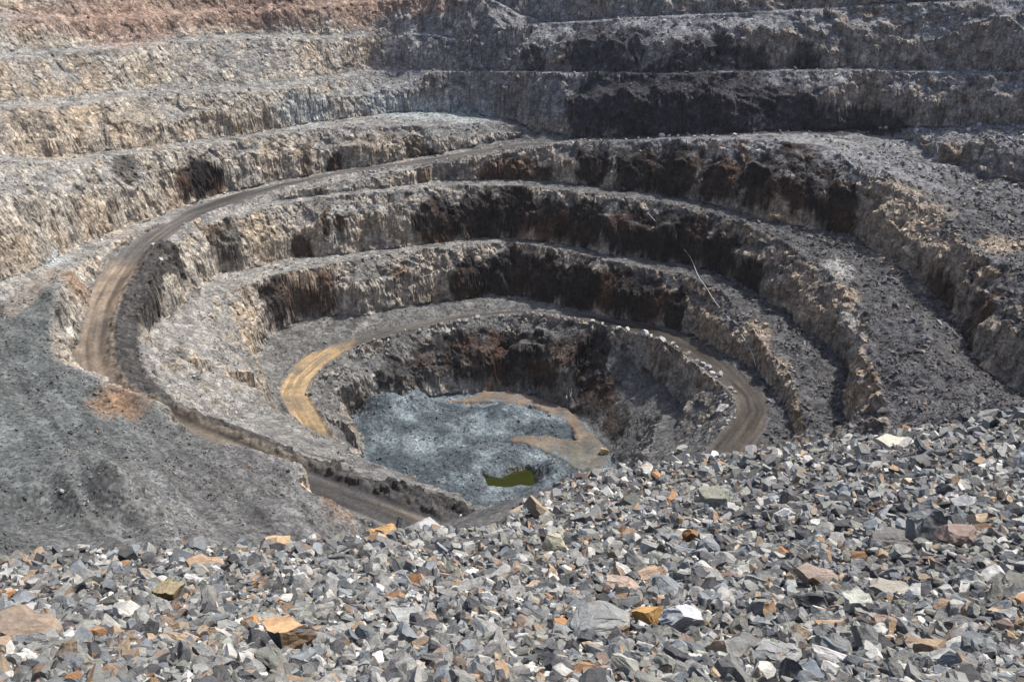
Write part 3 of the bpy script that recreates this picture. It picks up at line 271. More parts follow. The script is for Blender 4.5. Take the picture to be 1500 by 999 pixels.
def in_poly(X,Y,poly):
    poly=np.asarray(poly)[:,:2]; r=np.zeros(X.shape,bool)
    bb=(X>=poly[:,0].min())&(X<=poly[:,0].max())&(Y>=poly[:,1].min())&(Y<=poly[:,1].max())
    x=X[bb];y=Y[bb];q=np.zeros(x.shape,bool); n=len(poly)
    for i in range(n):
        ax,ay=poly[i];bx,by=poly[(i+1)%n]
        if ay==by: continue
        c=((ay>y)!=(by>y))&(x<(bx-ax)*(y-ay)/(by-ay)+ax); q^=c
    r[bb]=q; return r
def line_dist(X,Y,pts,reach,arc=False):
    """distance to a polyline (capped) and arc position"""
    d=np.full(X.shape,reach,np.float32); S=np.zeros(X.shape,np.float32); s=0.
    for i in range(len(pts)-1):
        ax,ay=pts[i][:2];bx,by=pts[i+1][:2]
        i0=np.searchsorted(X[0],min(ax,bx)-reach); i1=np.searchsorted(X[0],max(ax,bx)+reach)
        j0=np.searchsorted(Y[:,0],min(ay,by)-reach); j1=np.searchsorted(Y[:,0],max(ay,by)+reach)
        if i1<=i0 or j1<=j0: continue
        x=X[j0:j1,i0:i1];y=Y[j0:j1,i0:i1]; l2=(bx-ax)**2+(by-ay)**2+1e-9
        t=np.clip(((x-ax)*(bx-ax)+(y-ay)*(by-ay))/l2,0,1)
        e=np.hypot(x-ax-t*(bx-ax),y-ay-t*(by-ay)); m=e<d[j0:j1,i0:i1]
        d[j0:j1,i0:i1]=np.where(m,e,d[j0:j1,i0:i1]); S[j0:j1,i0:i1]=np.where(m,s+t*math.sqrt(l2),S[j0:j1,i0:i1]); s+=math.sqrt(l2)
    return (d,S) if arc else d
LN={s[0]:s[2] for s in SURVEY if s[0] not in('hill_pts','dump_pts','b3')}
X0,X1,Y0,Y1,STEP=-300.,330.,60.,660.,QUALITY_STEP
NX=int((X1-X0)/STEP)+1; NY=int((Y1-Y0)/STEP)+1
gx,gy,Z,Tw,Hw=raster(X0,X1,NX,Y0,Y1,NY)
GX,GY=np.meshgrid(gx,gy)
SHARP=(Z.copy(),Tw.copy(),Hw.copy())
print('raster',NX,NY,round(time.time()-T0,1))
# ------------------------------------------------------------------ relief
# blasting never follows the survey string exactly: ragged crests and toes away from the roads
m_road1=in_poly(GX,GY,ROAD_OUTER).astype(np.float32); m_road2=in_poly(GX,GY,ROAD_INNER).astype(np.float32)
keepr=1-np.clip(blur(m_road1+m_road2+in_poly(GX,GY,ROAD_FLOOR)+in_poly(GX,GY,POND),7)*3,0,1)
wxx=(3.0*perlin(GX,GY,0*GX,27,13)+2.0*perlin(GX,GY,0*GX,11,14)+.9*perlin(GX,GY,0*GX,4.5,15))*keepr
wyy=(3.0*perlin(GX,GY,0*GX,27,16)+2.0*perlin(GX,GY,0*GX,11,17)+.9*perlin(GX,GY,0*GX,4.5,18))*keepr
wi=np.clip((GX+wxx-X0)/STEP,0,NX-1.01); wj=np.clip((GY+wyy-Y0)/STEP,0,NY-1.01); i0_=wi.astype(int); j0_=wj.astype(int); fi=(wi-i0_).astype(np.float32); fj=(wj-j0_).astype(np.float32)
def warp(a): return (a[j0_,i0_]*(1-fi)+a[j0_,i0_+1]*fi)*(1-fj)+(a[j0_+1,i0_]*(1-fi)+a[j0_+1,i0_+1]*fi)*fj
wall=blur((Tw>0).astype(np.float32)*(Hw>3),2)
gyy,gxx=np.gradient(blur(Z,2),STEP)
slope0=np.hypot(gxx,gyy)
nrm=np.maximum(slope0,.05); ox,oy=gxx/nrm,gyy/nrm          # uphill direction in plan
H2=blur(Hw,6)/np.maximum(blur((Hw>0).astype(np.float32),6),.05)
# every bench face: weathered, laid-back upper part over a steep clean lower part
n1=fbm(GX,GY,Z*0,26,3,11); n2=perlin(GX,GY,Z*.15,7,12)
brk=np.clip(.58+.38*n1+.16*n2,.22,.86)
a_=brk*.46
g=np.where(Tw<a_,Tw*brk/np.maximum(a_,1e-3),brk+(Tw-a_)*(1-brk)/np.maximum(1-a_,1e-3))
soft=sstep(-20,-90,GX)*sstep(-120,-95,Z)          # the weathered upper left walls have slumped
g=g*(1-.8*soft)+Tw*.8*soft
Zs=warp(Z+np.where(Tw>0,(g-Tw)*H2*np.minimum(1,H2/8),0)); wall=warp(wall)
Zs=Zs*(1-soft)+blur(Zs,14)*soft
# roads are graded smooth; keep a little of the crossfall
m_road1=blur(in_poly(GX,GY,ROAD_OUTER).astype(np.float32),1); m_road2=blur(in_poly(GX,GY,ROAD_INNER).astype(np.float32),1)
m_froad=blur(in_poly(GX,GY,ROAD_FLOOR).astype(np.float32),2); m_track=blur(in_poly(GX,GY,TRACK_BENCH).astype(np.float32),2); m_old=blur(in_poly(GX,GY,TRACK_OLD).astype(np.float32),5)
road=np.clip(m_road1+m_road2+m_froad,0,1)
# windrows of rubble along the road edges and bench lips
def berm(pts,h,w,reach=7,seed=0):
    d=line_dist(GX,GY,pts,reach); k=np.exp(-(d/w)**2)-math.exp(-(reach/w)**2)
    return h*np.clip(k,0,1)*(.75+.5*perlin(GX,GY,0*GX,4.5,seed)+.35*perlin(GX,GY,0*GX,1.6,seed+1))
Zs=Zs+berm(LN['road1_in'][14:],2.7,2.4,seed=31)+berm(LN['road1_in'][:14],1.0,1.4,seed=32)+berm(LN['road2_in'],1.0,1.2,seed=33)
Zs=Zs+berm(LN['road1_out'][12:20],.8,1.2,seed=35)+berm(LN['road2_out'],.6,1.1,seed=36)
off=[(p[0]+2.6*(1 if p[1]<330 else .8),p[1]+2.2) for p in LN['road1_in'][17:]]
Zs=Zs+berm(off,1.6,1.5,5,seed=34)+berm([(p[0]+3.2,p[1]+3.0) for p in LN['road1_in'][-4:]],4.0,3.2,9,seed=38)
for nm,h in(('w2_crest',.7),('w3_crest',.8),('w4_crest',.6),('w5_crest',.6),('w6_crest',.5),('w7_crest',.5)): Zs=Zs+berm(LN[nm],h,1.3,5,seed=40+len(nm)+int(h*10))*(1-road)
# dump heaps on the spoil bench and broken ground on the floor
hillm=blur(in_poly(GX,GY,HILL_AREA).astype(np.float32),10)
gul=1-np.abs(perlin(GX+.8*GY,GY*.15-.1*GX,0*GX,9,50)); Zs=Zs+hillm*(1.5*gul*gul+1.0*fbm(GX,GY,0*GX,26,2,51)+.35*np.abs(fbm(GX,GY,0*GX,11,2,52)))
for hx,hy,hh,hr in HEAPS:
    dd=np.hypot(GX-hx,GY-hy); Zs=Zs+np.maximum(0,hh*(1-dd/hr))*(1+.2*perlin(GX,GY,0*GX,5,53))
floor=blur(in_poly(GX,GY,FLOOR_AREA).astype(np.float32),3)*(1-m_froad)
Zs=Zs+floor*(1.5*fbm(GX,GY,0*GX,17,3,55)+1.5*np.maximum(0,fbm(GX,GY,0*GX,6,3,56)))
for hx,hy,hh,hr in FLOOR_HEAPS:
    dd=np.hypot(GX-hx,GY-hy); Zs=Zs+1.5*hh*np.exp(-(dd/hr)**2)
Zs=Zs+m_froad*1.2
pond=blur(in_poly(GX,GY,POND).astype(np.float32),3)
Zs=Zs-np.clip(blur(pond,110)*2.0,0,1)*np.clip(Zs-POND_Z-.35,0,12); Zs=Zs*(1-pond)+pond*(POND_Z-1.2)
wl=(~in_poly(GX,GY,POND))&(floor>.2)
Zs=np.where(wl,np.maximum(Zs,POND_Z+.25+.2*perlin(GX,GY,0*GX,2,57)),Zs)
# talus: soften the foot of the walls
Zs=Zs+.9*np.maximum(0,blur(wall,8)*(1-wall))*(1-road)*np.maximum(0,.4+perlin(GX,GY,0*GX,9,58))
gyy,gxx=np.gradient(Zs,STEP); slope=np.hypot(gxx,gyy); sm=blur(slope,1)
steep=sstep(.75,1.5,sm)
gyb,gxb=np.gradient(blur(Zs,6),STEP)
# ------------------------------------------------------------------ displacement
nl=np.sqrt(gxb**2+gyb**2+1); NXv,NYv,NZv=-gxb/nl,-gyb/nl,1/nl
rough=(1-road)*(1-m_track*.8)
d=np.zeros_like(Zs); q=steep>.03
x,y,z=GX[q],GY[q],Zs[q]
fl=fbm(x+.4*z,y,z*.5,15,3,61); rid=1-2*np.abs(fbm(x+.4*z,y,z*.6,8,3,62))
c1a,c1b,c1,c1f=voronoi(x+1.2*perlin(x,y,z,3,63),y,z*.8,5.5,1)
c2a,c2b,c2,c2f=voronoi(x,y,z+.5*x,2.4,2)
bed=perlin(x*.12+z*.1,y*.12,z+.25*x,1.7,64)
grv=perlin(x+.35*z,y,z*.25,3.6,65)
rr_=sstep(70,120,x)
strata=perlin(x*.10,y*.10,z+.33*x+.1*y,2.6,69)
dw=(1.9+.8*rr_)*fl+.7*rid+1.3*(c1-.5)+2.2*c1f+.5*(c2-.5)+1.0*c2f+.3*bed+.25*grv+1.5*rr_*strata+.07*RNG.normal(size=x.shape)-.45*np.exp(-((c1b-c1a)/.07)**2)
dw=dw*(1-.45*soft[q])*(1-.25*sstep(-40,-120,x))
d[q]=dw*steep[q]
flat=(1-steep)*rough
rgt=sstep(55,95,GX+10*perlin(GX,GY,0*GX,30,97))*sstep(470,430,GY)
lump=fbm(GX,GY,Zs,7,3,66)*(.6+1.9*rgt)+rgt*np.maximum(0,fbm(GX,GY,Zs,3.5,2,98))*1.6+np.maximum(0,fbm(GX,GY,Zs,2.4,2,67))*.35+RNG.normal(size=Z.shape).astype(np.float32)*.05
d=d+flat*lump+road*(.05*perlin(GX,GY,0*GX,3,68)+.02*RNG.normal(size=Z.shape))
d=np.where(pond>.05,d*(1-pond),d)
PX=GX+NXv*d*steep; PY=GY+NYv*d*steep; PZ=Zs+d*np.where(steep>.5,NZv+.15,1)
print('relief',round(time.time()-T0,1))
# ------------------------------------------------------------------ colour of the ground (albedo of rock, gravel, dust, dark patches)
f=lambda *c: np.array(c,np.float32)
xn=GX+18*perlin(GX,GY,PZ,60,71); zn=PZ
left=sstep(30,-130,xn-.12*(GY-450)); high=sstep(-128,-112,zn)*sstep(-130,-40,xn)
right=sstep(60,110,xn)
rock=mix(np.broadcast_to(f(.300,.262,.216),Z.shape+(3,)),f(.335,.305,.258),left)
rock=mix(rock,f(.205,.203,.212),high*.85)
rock=mix(rock,f(.270,.222,.170),right*(1-high)*.7)
low=sstep(-190,-200,zn); rock=mix(rock,f(.205,.203,.195),low*.7)
n3=fbm(GX,GY,PZ*.5,14,3,72); n4=fbm(GX,GY,PZ*.25,4,3,73); n5=fbm(GX,GY,PZ*.2,1.8,2,75)
n6=fbm(GX,GY,PZ*.8,34,3,87); n7=fbm(GX,GY,PZ*.6,20,3,88)
rock=mix(rock,rock*f(1.05,.94,.82),np.clip(n6*2.4,0,1)*.9)
rock=mix(rock,rock*f(.62,.64,.70),np.clip(n7*2.2-.1,0,1)*.8)
rock=mix(rock,f(.36,.345,.31),np.clip(-n7*2-.3,0,1)*left*.4)
rock=mix(rock,f(.235,.205,.175),high*sstep(60,130,xn)*.8)
drip=perlin(GX,GY,PZ*.05,1.5,21)+.7*perlin(GX,GY,PZ*.08,3.4,22); rock=rock*np.clip(1+.34*drip,.45,1.5)[...,None]
bl=np.exp(-(perlin(GX*.07,GY*.07,PZ+.12*GX,3.4,23)/.035)**2)*np.clip(.3+fbm(GX,GY,PZ,12,2,24)*1.5,0,1); rock=rock*(1-.5*bl)[...,None]
rock=mix(rock,rock*f(1.05,.95,.83),np.clip(n3*1.8,0,1))
rock=mix(rock,rock*f(.55,.56,.60),np.clip(-n4*1.7-.05,0,1)*.8)
rock=mix(rock,rock*f(1.25,1.24,1.2),np.clip(n4*1.4-.1,0,1)*.6)
dust=mix(np.broadcast_to(f(.116,.117,.115),Z.shape+(3,)),f(.225,.218,.202),left*sstep(-215,-165,zn)*.9)
dust=mix(dust,f(.190,.192,.200),high*.75)
dust=mix(dust,f(.062,.062,.066),sstep(45,100,xn)*(1-high)*.85); dust=mix(dust,f(.082,.082,.085),sstep(10,60,xn)*(1-high)*.4)
dust=mix(dust,dust*f(1.45,1.43,1.38),np.clip(fbm(GX,GY,PZ,9,3,74)*1.6,0,1))
dust=mix(dust,dust*f(.5,.5,.52),np.clip(-fbm(GX,GY,PZ,7,4,76)*2,0,1))
t_=np.clip(sstep(1.0,1.9,sm+.9*n4+.4*n5),0,1)
col=mix(dust,np.zeros(3),0)*(1-t_[...,None])+rock*t_[...,None]
# quartz veins
v=np.abs(fbm(GX*.6+PZ*.8,GY*.6,PZ*.6,30,3,77)); col=mix(col,f(.42,.41,.38),np.exp(-(v/.006)**2)*.55*t_)
# spoil bench
hc=mix(np.broadcast_to(f(.040,.047,.048),Z.shape+(3,)),f(.082,.090,.090),np.clip(.5+1.3*fbm(GX,GY,0*GX,16,4,78),0,1))
hc=mix(hc,f(.105,.103,.102),sstep(-120,-70,GX)*.75); hc=hc*np.clip(1+1.0*fbm(GX+.8*GY,(GY-.5*GX)*.16,0*GX,6,4,49),.45,1.7)[...,None]; hc=mix(hc,hc*f(.5,.5,.52),np.clip(-fbm(GX,GY,0*GX,7,4,79)*2,0,1)*.8)
hc=mix(hc,hc*f(1.35,1.37,1.35),np.clip(fbm(GX,GY,0*GX,3.5,3,84)*2-.1,0,1)*.7)
col=mix(col,hc,0)*(1-(hillm*.9)[...,None])+hc*(hillm*.9)[...,None]
# pit floor: wet blue-grey broken rock
fc=mix(np.broadcast_to(f(.048,.062,.072),Z.shape+(3,)),f(.160,.194,.212),np.clip(.4+2.0*fbm(GX,GY,0*GX,16,4,80),0,1))
fc=mix(fc,f(.052,.064,.078),np.clip(-fbm(GX,GY,0*GX,9,4,81)*2.4-.1,0,1)*.75)
pm=blur(in_poly(GX,GY,POND).astype(np.float32),12); fc=mix(fc,f(.045,.050,.042),np.clip(pm*2.2,0,1)*.8)
fm=np.clip(blur(in_poly(GX,GY,FLOOR_AREA).astype(np.float32),4)*(1-t_*.7),0,1)
col=col*(1-fm[...,None])+fc*fm[...,None]
# dark wall patches, ore and oxide zones: (x,y,z, rx,ry,rz, colour, strength)
wx=GX+3.2*perlin(GX,GY,PZ,9,82)+1.6*perlin(GX,GY,PZ*.3,3.5,83); wz=PZ+2.4*perlin(GX,GY,PZ*.3,6,85)+1.3*perlin(GX,GY,PZ,2.2,86)
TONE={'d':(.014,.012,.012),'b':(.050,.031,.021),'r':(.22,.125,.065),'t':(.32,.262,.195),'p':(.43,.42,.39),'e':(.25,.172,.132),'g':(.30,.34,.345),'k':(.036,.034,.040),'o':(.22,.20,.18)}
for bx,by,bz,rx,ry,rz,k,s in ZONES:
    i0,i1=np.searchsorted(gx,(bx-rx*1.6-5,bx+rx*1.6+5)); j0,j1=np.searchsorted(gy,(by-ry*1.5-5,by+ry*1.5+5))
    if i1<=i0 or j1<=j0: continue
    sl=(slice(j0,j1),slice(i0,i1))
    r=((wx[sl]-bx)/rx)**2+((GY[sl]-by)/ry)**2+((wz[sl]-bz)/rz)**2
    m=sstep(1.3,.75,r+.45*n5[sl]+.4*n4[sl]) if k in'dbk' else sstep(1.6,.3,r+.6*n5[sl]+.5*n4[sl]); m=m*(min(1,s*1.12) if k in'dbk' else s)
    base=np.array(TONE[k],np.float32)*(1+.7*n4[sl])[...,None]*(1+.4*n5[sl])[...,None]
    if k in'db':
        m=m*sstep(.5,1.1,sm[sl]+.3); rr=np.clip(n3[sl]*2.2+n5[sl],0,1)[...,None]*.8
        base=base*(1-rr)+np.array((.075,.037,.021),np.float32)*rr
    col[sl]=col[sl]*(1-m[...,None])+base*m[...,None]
# roads: packed dirt, wheel tracks
along=fbm(GX,GY,0*GX,10,3,90)
d1,s1=line_dist(GX,GY,LN['road1_in'],20,True); d2,s2=line_dist(GX,GY,LN['road2_in'],20,True)
rut=np.where(m_road1>.1,fbm(d1,s1*.045,0*d1,1.7,3,45),fbm(d2,s2*.045,0*d2,1.5,3,46)); wide_=np.where(m_road1>.1,perlin(d1,s1*.07,0*d1,4.5,47),perlin(d2,s2*.07,0*d2,4,48))
def track(d,c): return np.exp(-((d-c)/.7)**2)
rc=mix(np.broadcast_to(f(.068,.065,.063),Z.shape+(3,)),f(.120,.104,.082),np.clip(along*1.4+.2,0,1)*.7)
tan1=sstep(395,370,GY)*sstep(255,300,GY)*m_road1; rc=mix(rc,f(.235,.185,.135),tan1*np.clip(.75+along,0,1))
tan2=in_poly(GX,GY,TAN_STRETCH)*m_road2; tan2=blur(tan2.astype(np.float32),8); rc=mix(rc,f(.30,.215,.120),tan2*np.clip(.75+along*1.2,0,1))
tr=np.clip(track(d1,3.2)+track(d1,5.4)+track(d1,8.3)+track(d2,3)+track(d2,5.2),0,1)*np.clip(.55+along,0,1)
rc=mix(rc,rc*f(.6,.6,.62),tr*.85); rc=mix(rc,rc*f(.7,.7,.72),sstep(330,300,GY)*m_road1); rc=mix(rc,f(.17,.145,.110),sstep(290,262,GY)*m_road1*np.clip(perlin(d1,s1*.1,0*d1,5,44)*2+.1,0,1)*.7); rc=mix(rc,rc*f(.72,.68,.62),m_road2*sstep(30,60,GX))
edge=np.exp(-(line_dist(GX,GY,LN['road1_out'],9)/1.6)**2)+np.exp(-(line_dist(GX,GY,LN['road2_out'],9)/1.3)**2)+np.exp(-(d2/1.2)**2); rc=mix(rc,f(.10,.095,.088),np.clip(edge,0,1)*.6)
rc=rc*np.clip(1+1.15*rut+.5*wide_+.10*perlin(GX,GY,0*GX,1.3,91),.45,1.6)[...,None]
w_=blur(np.clip(m_road1+m_road2,0,1),1); w_=sstep(.2,.8,w_+.25*perlin(GX,GY,0*GX,2.2,96)*(w_>.02)*(w_<.98))[...,None]; col=col*(1-w_)+rc*w_
fr=mix(np.broadcast_to(f(.150,.112,.082),Z.shape+(3,)),f(.120,.112,.092),sstep(385,370,GY)); fr=fr*(1+.6*along+.25*perlin(GX,GY,0*GX,2.0,92))[...,None]; fe=perlin(GX,GY,0*GX,5,93)+.6*perlin(GX,GY,0*GX,2,94); mfb=blur(m_froad,10); m_fc=sstep(.22,.85,mfb+.55*fe*(mfb>.02))*np.clip(.85+.5*fe,.3,1)
col=col*(1-m_fc[...,None])+fr*m_fc[...,None]
col=mix(col,f(.150,.150,.158),m_track*.8); col=mix(col,f(.190,.165,.140),m_old*.7)
db,sb=line_dist(GX,GY,LN['road1_in'][14:],12,True); bd=sstep(8.5,6.0,db+1.2*perlin(GX,GY,0*GX,3.5,99))*(1-m_road1)*np.clip(1+.8*fbm(db*1.6,sb*.12,0*db,2.4,3,89),.3,1)
col=mix(col,f(.040,.038,.037),np.clip(bd*1.2,0,1)*.95)
col=np.clip(col*(1+.06*RNG.normal(size=Z.shape))[...,None],.012,.75)
print('colour',round(time.time()-T0,1))
# ------------------------------------------------------------------ materials
def newmat(name):
    m=bpy.data.materials.new(name); m.use_nodes=True; nt=m.node_tree
    b=nt.nodes['Principled BSDF']; b.inputs['Roughness'].default_value=.9; b.inputs['Specular IOR Level'].default_value=.25
    return m,nt,b
def N(nt,t,**k):
    n=nt.nodes.new(t)
    for a,v in k.items(): setattr(n,a,v)
    return n
def ground_material(name,scales=((.55,.8),(1.4,.45)),contrast=.55,bump=.6,dist=.5,cracks=False):
    m,nt,b=newmat(name); L=nt.links.new
    at=N(nt,'ShaderNodeAttribute',attribute_name='Col'); tc=N(nt,'ShaderNodeTexCoord')
    cur=at.outputs['Color']; h=None
    for s,amt in scales:
        vo=N(nt,'ShaderNodeTexVoronoi'); vo.inputs['Scale'].default_value=1/s; L(tc.outputs['Object'],vo.inputs['Vector'])
        sep=N(nt,'ShaderNodeSeparateColor'); L(vo.outputs['Color'],sep.inputs[0])
        mr=N(nt,'ShaderNodeMapRange'); mr.inputs['To Min'].default_value=1-amt*contrast; mr.inputs['To Max'].default_value=1+amt*contrast*1.15; L(sep.outputs[0],mr.inputs[0])
        mx=N(nt,'ShaderNodeVectorMath',operation='SCALE'); L(cur,mx.inputs[0]); L(mr.outputs[0],mx.inputs['Scale']); cur=mx.outputs[0]
        ad=N(nt,'ShaderNodeMath',operation='MULTIPLY_ADD'); L(vo.outputs['Distance'],ad.inputs[0]); ad.inputs[1].default_value=-s
        if h is None: ad.inputs[2].default_value=0
        else: L(h,ad.inputs[2])
        a2=N(nt,'ShaderNodeMath',operation='MULTIPLY_ADD'); L(sep.outputs[1],a2.inputs[0]); a2.inputs[1].default_value=s*.8; L(ad.outputs[0],a2.inputs[2]); h=a2.outputs[0]
    no=N(nt,'ShaderNodeTexNoise'); no.inputs['Scale'].default_value=.9; no.inputs['Detail'].default_value=6; no.inputs['Roughness'].default_value=.7; L(tc.outputs['Object'],no.inputs['Vector'])
    ad=N(nt,'ShaderNodeMath',operation='MULTIPLY_ADD'); L(no.outputs['Fac'],ad.inputs[0]); ad.inputs[1].default_value=1.2; L(h,ad.inputs[2])
    mr=N(nt,'ShaderNodeMapRange'); mr.inputs['From Min'].default_value=.3; mr.inputs['From Max'].default_value=.7; mr.inputs['To Min'].default_value=.75; mr.inputs['To Max'].default_value=1.25; L(no.outputs['Fac'],mr.inputs[0])
    mx=N(nt,'ShaderNodeVectorMath',operation='SCALE'); L(cur,mx.inputs[0]); L(mr.outputs[0],mx.inputs['Scale']); cur=mx.outputs[0]
    if cracks:
        mp=N(nt,'ShaderNodeMapping'); mp.inputs['Rotation'].default_value=(.25,.45,.3); mp.inputs['Scale'].default_value=(.26,.26,.42); nz=N(nt,'ShaderNodeTexNoise'); nz.inputs['Scale'].default_value=.35; nz.inputs['Detail'].default_value=4; L(tc.outputs['Object'],nz.inputs['Vector'])
        ma=N(nt,'ShaderNodeVectorMath',operation='MULTIPLY_ADD'); L(nz.outputs['Color'],ma.inputs[0]); ma.inputs[1].default_value=(2.2,2.2,2.2); L(tc.outputs['Object'],ma.inputs[2]); L(ma.outputs[0],mp.inputs['Vector'])
        ve=N(nt,'ShaderNodeTexVoronoi',feature='DISTANCE_TO_EDGE'); ve.inputs['Scale'].default_value=1; L(mp.outputs[0],ve.inputs['Vector'])
        mr=N(nt,'ShaderNodeMapRange'); mr.inputs['From Max'].default_value=.07; mr.inputs['To Min'].default_value=.5; mr.inputs['To Max'].default_value=1; L(ve.outputs['Distance'],mr.inputs[0])
        vc=N(nt,'ShaderNodeTexVoronoi'); vc.inputs['Scale'].default_value=1; L(mp.outputs[0],vc.inputs['Vector']); sp_=N(nt,'ShaderNodeSeparateColor'); L(vc.outputs['Color'],sp_.inputs[0])
        m4=N(nt,'ShaderNodeMapRange'); m4.inputs['To Min'].default_value=.78; m4.inputs['To Max'].default_value=1.25; L(sp_.outputs[0],m4.inputs[0])
        mm=N(nt,'ShaderNodeMath',operation='MULTIPLY'); L(mr.outputs[0],mm.inputs[0]); L(m4.outputs[0],mm.inputs[1])
        mx=N(nt,'ShaderNodeVectorMath',operation='SCALE'); L(cur,mx.inputs[0]); L(mm.outputs[0],mx.inputs['Scale']); cur=mx.outputs[0]
    L(cur,b.inputs['Base Color'])
    bp=N(nt,'ShaderNodeBump'); bp.inputs['Strength'].default_value=bump; bp.inputs['Distance'].default_value=dist; L(ad.outputs[0],bp.inputs['Height']); L(bp.outputs[0],b.inputs['Normal'])
    return m
M_rock=ground_material('blasted_rock',((.9,.8),(2.4,.6)),.34,.45,.5,cracks=True)
M_gravel=ground_material('spoil_gravel',((.7,.9),(1.5,.5)),.45,.25,.25)
M_road=ground_material('packed_dirt',((.35,.5),(2.5,.2)),.35,.3,.15)
M_floor=ground_material('wet_shot_rock',((.8,.8),(1.8,.6)),.45,.35,.35)
# ------------------------------------------------------------------ ground objects
SC=bpy.context.scene; COLL=SC.collection
def mesh_obj(name,co,quads=None,mat=None,cols=None,smooth=False,tris=None,parent=None):
    me=bpy.data.meshes.new(name); fcs=quads if quads is not None else tris; k=fcs.shape[1]
    me.vertices.add(len(co)); me.vertices.foreach_set('co',np.ascontiguousarray(co,np.float32).ravel())
    me.loops.add(fcs.size); me.loops.foreach_set('vertex_index',np.ascontiguousarray(fcs,np.int32).ravel())
    me.polygons.add(len(fcs)); me.polygons.foreach_set('loop_start',np.arange(0,fcs.size,k,dtype=np.int32)); me.polygons.foreach_set('loop_total',np.full(len(fcs),k,np.int32))
    me.update(calc_edges=True)
    if cols is not None:
        a=me.color_attributes.new('Col','FLOAT_COLOR','POINT'); c=np.ones((len(co),4),np.float32); c[:,:3]=cols; a.data.foreach_set('color',c.ravel())
    me.polygons.foreach_set('use_smooth',np.full(len(fcs),smooth)); me.update()
    o=bpy.data.objects.new(name,me); COLL.objects.link(o)
    if mat: me.materials.append(mat)
    if parent: o.parent=parent
    return o
idx=np.arange(NX*NY).reshape(NY,NX)
quads=np.stack([idx[:-1,:-1],idx[:-1,1:],idx[1:,1:],idx[1:,:-1]],-1).reshape(-1,4)
def qa(a): return a[:-1,:-1].reshape(-1)
lab=np.zeros(len(quads),np.int8)
lab[qa(hillm)>.5]=3; lab[qa(fm)>.5]=4
lab[qa(m_road1)>.5]=1; lab[qa(m_road2)>.5]=2; lab[qa(m_froad)>.5]=5
co=np.stack([PX,PY,PZ],-1).reshape(-1,3); cl=col.reshape(-1,3)
for l,nm,mt in((0,'pit_terrain',M_rock),(1,'haul_road',M_road),(2,'inner_haul_road',M_road),(3,'spoil_bench',M_gravel),(4,'pit_floor',M_floor),(5,'pit_floor_road',M_road)):
    fq=quads[lab==l]; u,inv=np.unique(fq,return_inverse=True)
    o=mesh_obj(nm,co[u],quads=inv.reshape(-1,4),mat=mt,cols=cl[u]); o['kind']='structure'
# pond
pp=np.array(POND_OUT); me=bpy.data.meshes.new('pond_water'); me.from_pydata([(p[0],p[1],POND_Z) for p in pp],[],[tuple(range(len(pp)))]); me.update()
mw,nt,b=newmat('pond_water'); b.inputs['Base Color'].default_value=(.022,.027,.004,1); b.inputs['Roughness'].default_value=.08; b.inputs['Specular IOR Level'].default_value=.5
no=N(nt,'ShaderNodeTexNoise'); no.inputs['Scale'].default_value=1.5; bp=N(nt,'ShaderNodeBump'); bp.inputs['Strength'].default_value=.05; nt.links.new(no.outputs['Fac'],bp.inputs['Height']); nt.links.new(bp.outputs[0],b.inputs['Normal'])
me.materials.append(mw); o=bpy.data.objects.new('pond_water',me); COLL.objects.link(o); o['kind']='structure'
# coarse desert plateau round the fine ground
SX,SY,SZ,_,_=raster(-460,460,116,-86,790,110)
sxg,syg=np.meshgrid(SX,SY); SZ=SZ+1.5*fbm(sxg,syg,0*sxg,40,3,95)
i2=np.arange(116*110).reshape(110,116); q2=np.stack([i2[:-1,:-1],i2[:-1,1:],i2[1:,1:],i2[1:,:-1]],-1).reshape(-1,4)
cx=(sxg[:-1,:-1]+4).reshape(-1); cy=(syg[:-1,:-1]+4).reshape(-1)
keep=~(((cx>X0+5)&(cx<X1-5)&(cy>Y0+5)&(cy<Y1-5))|((np.abs(cx)<50)&(cy<Y0+5)&(cy>-14)))
sc=np.stack([sxg,syg,SZ-.3],-1).reshape(-1,3); scol=np.broadcast_to(f(.24,.19,.155),(len(sc),3))*(1+.25*RNG.normal(size=len(sc)))[:,None]
o=mesh_obj('desert_plateau',sc,quads=q2[keep],mat=M_gravel,cols=np.clip(scol,.05,.5)); o['kind']='structure'
R_=1500.; fr=[(-455,-84),(455,-84),(455,785),(-455,785)]; fo=[(-R_,-R_),(R_,-R_),(R_,R_),(-R_,R_)]
fz=[-6,-6,-22,-36]; far=np.array([(a,b_,z_-.5) for (a,b_),z_ in zip(fr,fz)]+[(a,b_,-30) for a,b_ in fo])
o=mesh_obj('desert_plain',far,quads=np.array([(0,4,5,1),(1,5,6,2),(2,6,7,3),(3,7,4,0)]),mat=M_gravel,cols=np.full((8,3),.22)); o['kind']='structure'
print('ground',round(time.time()-T0,1))
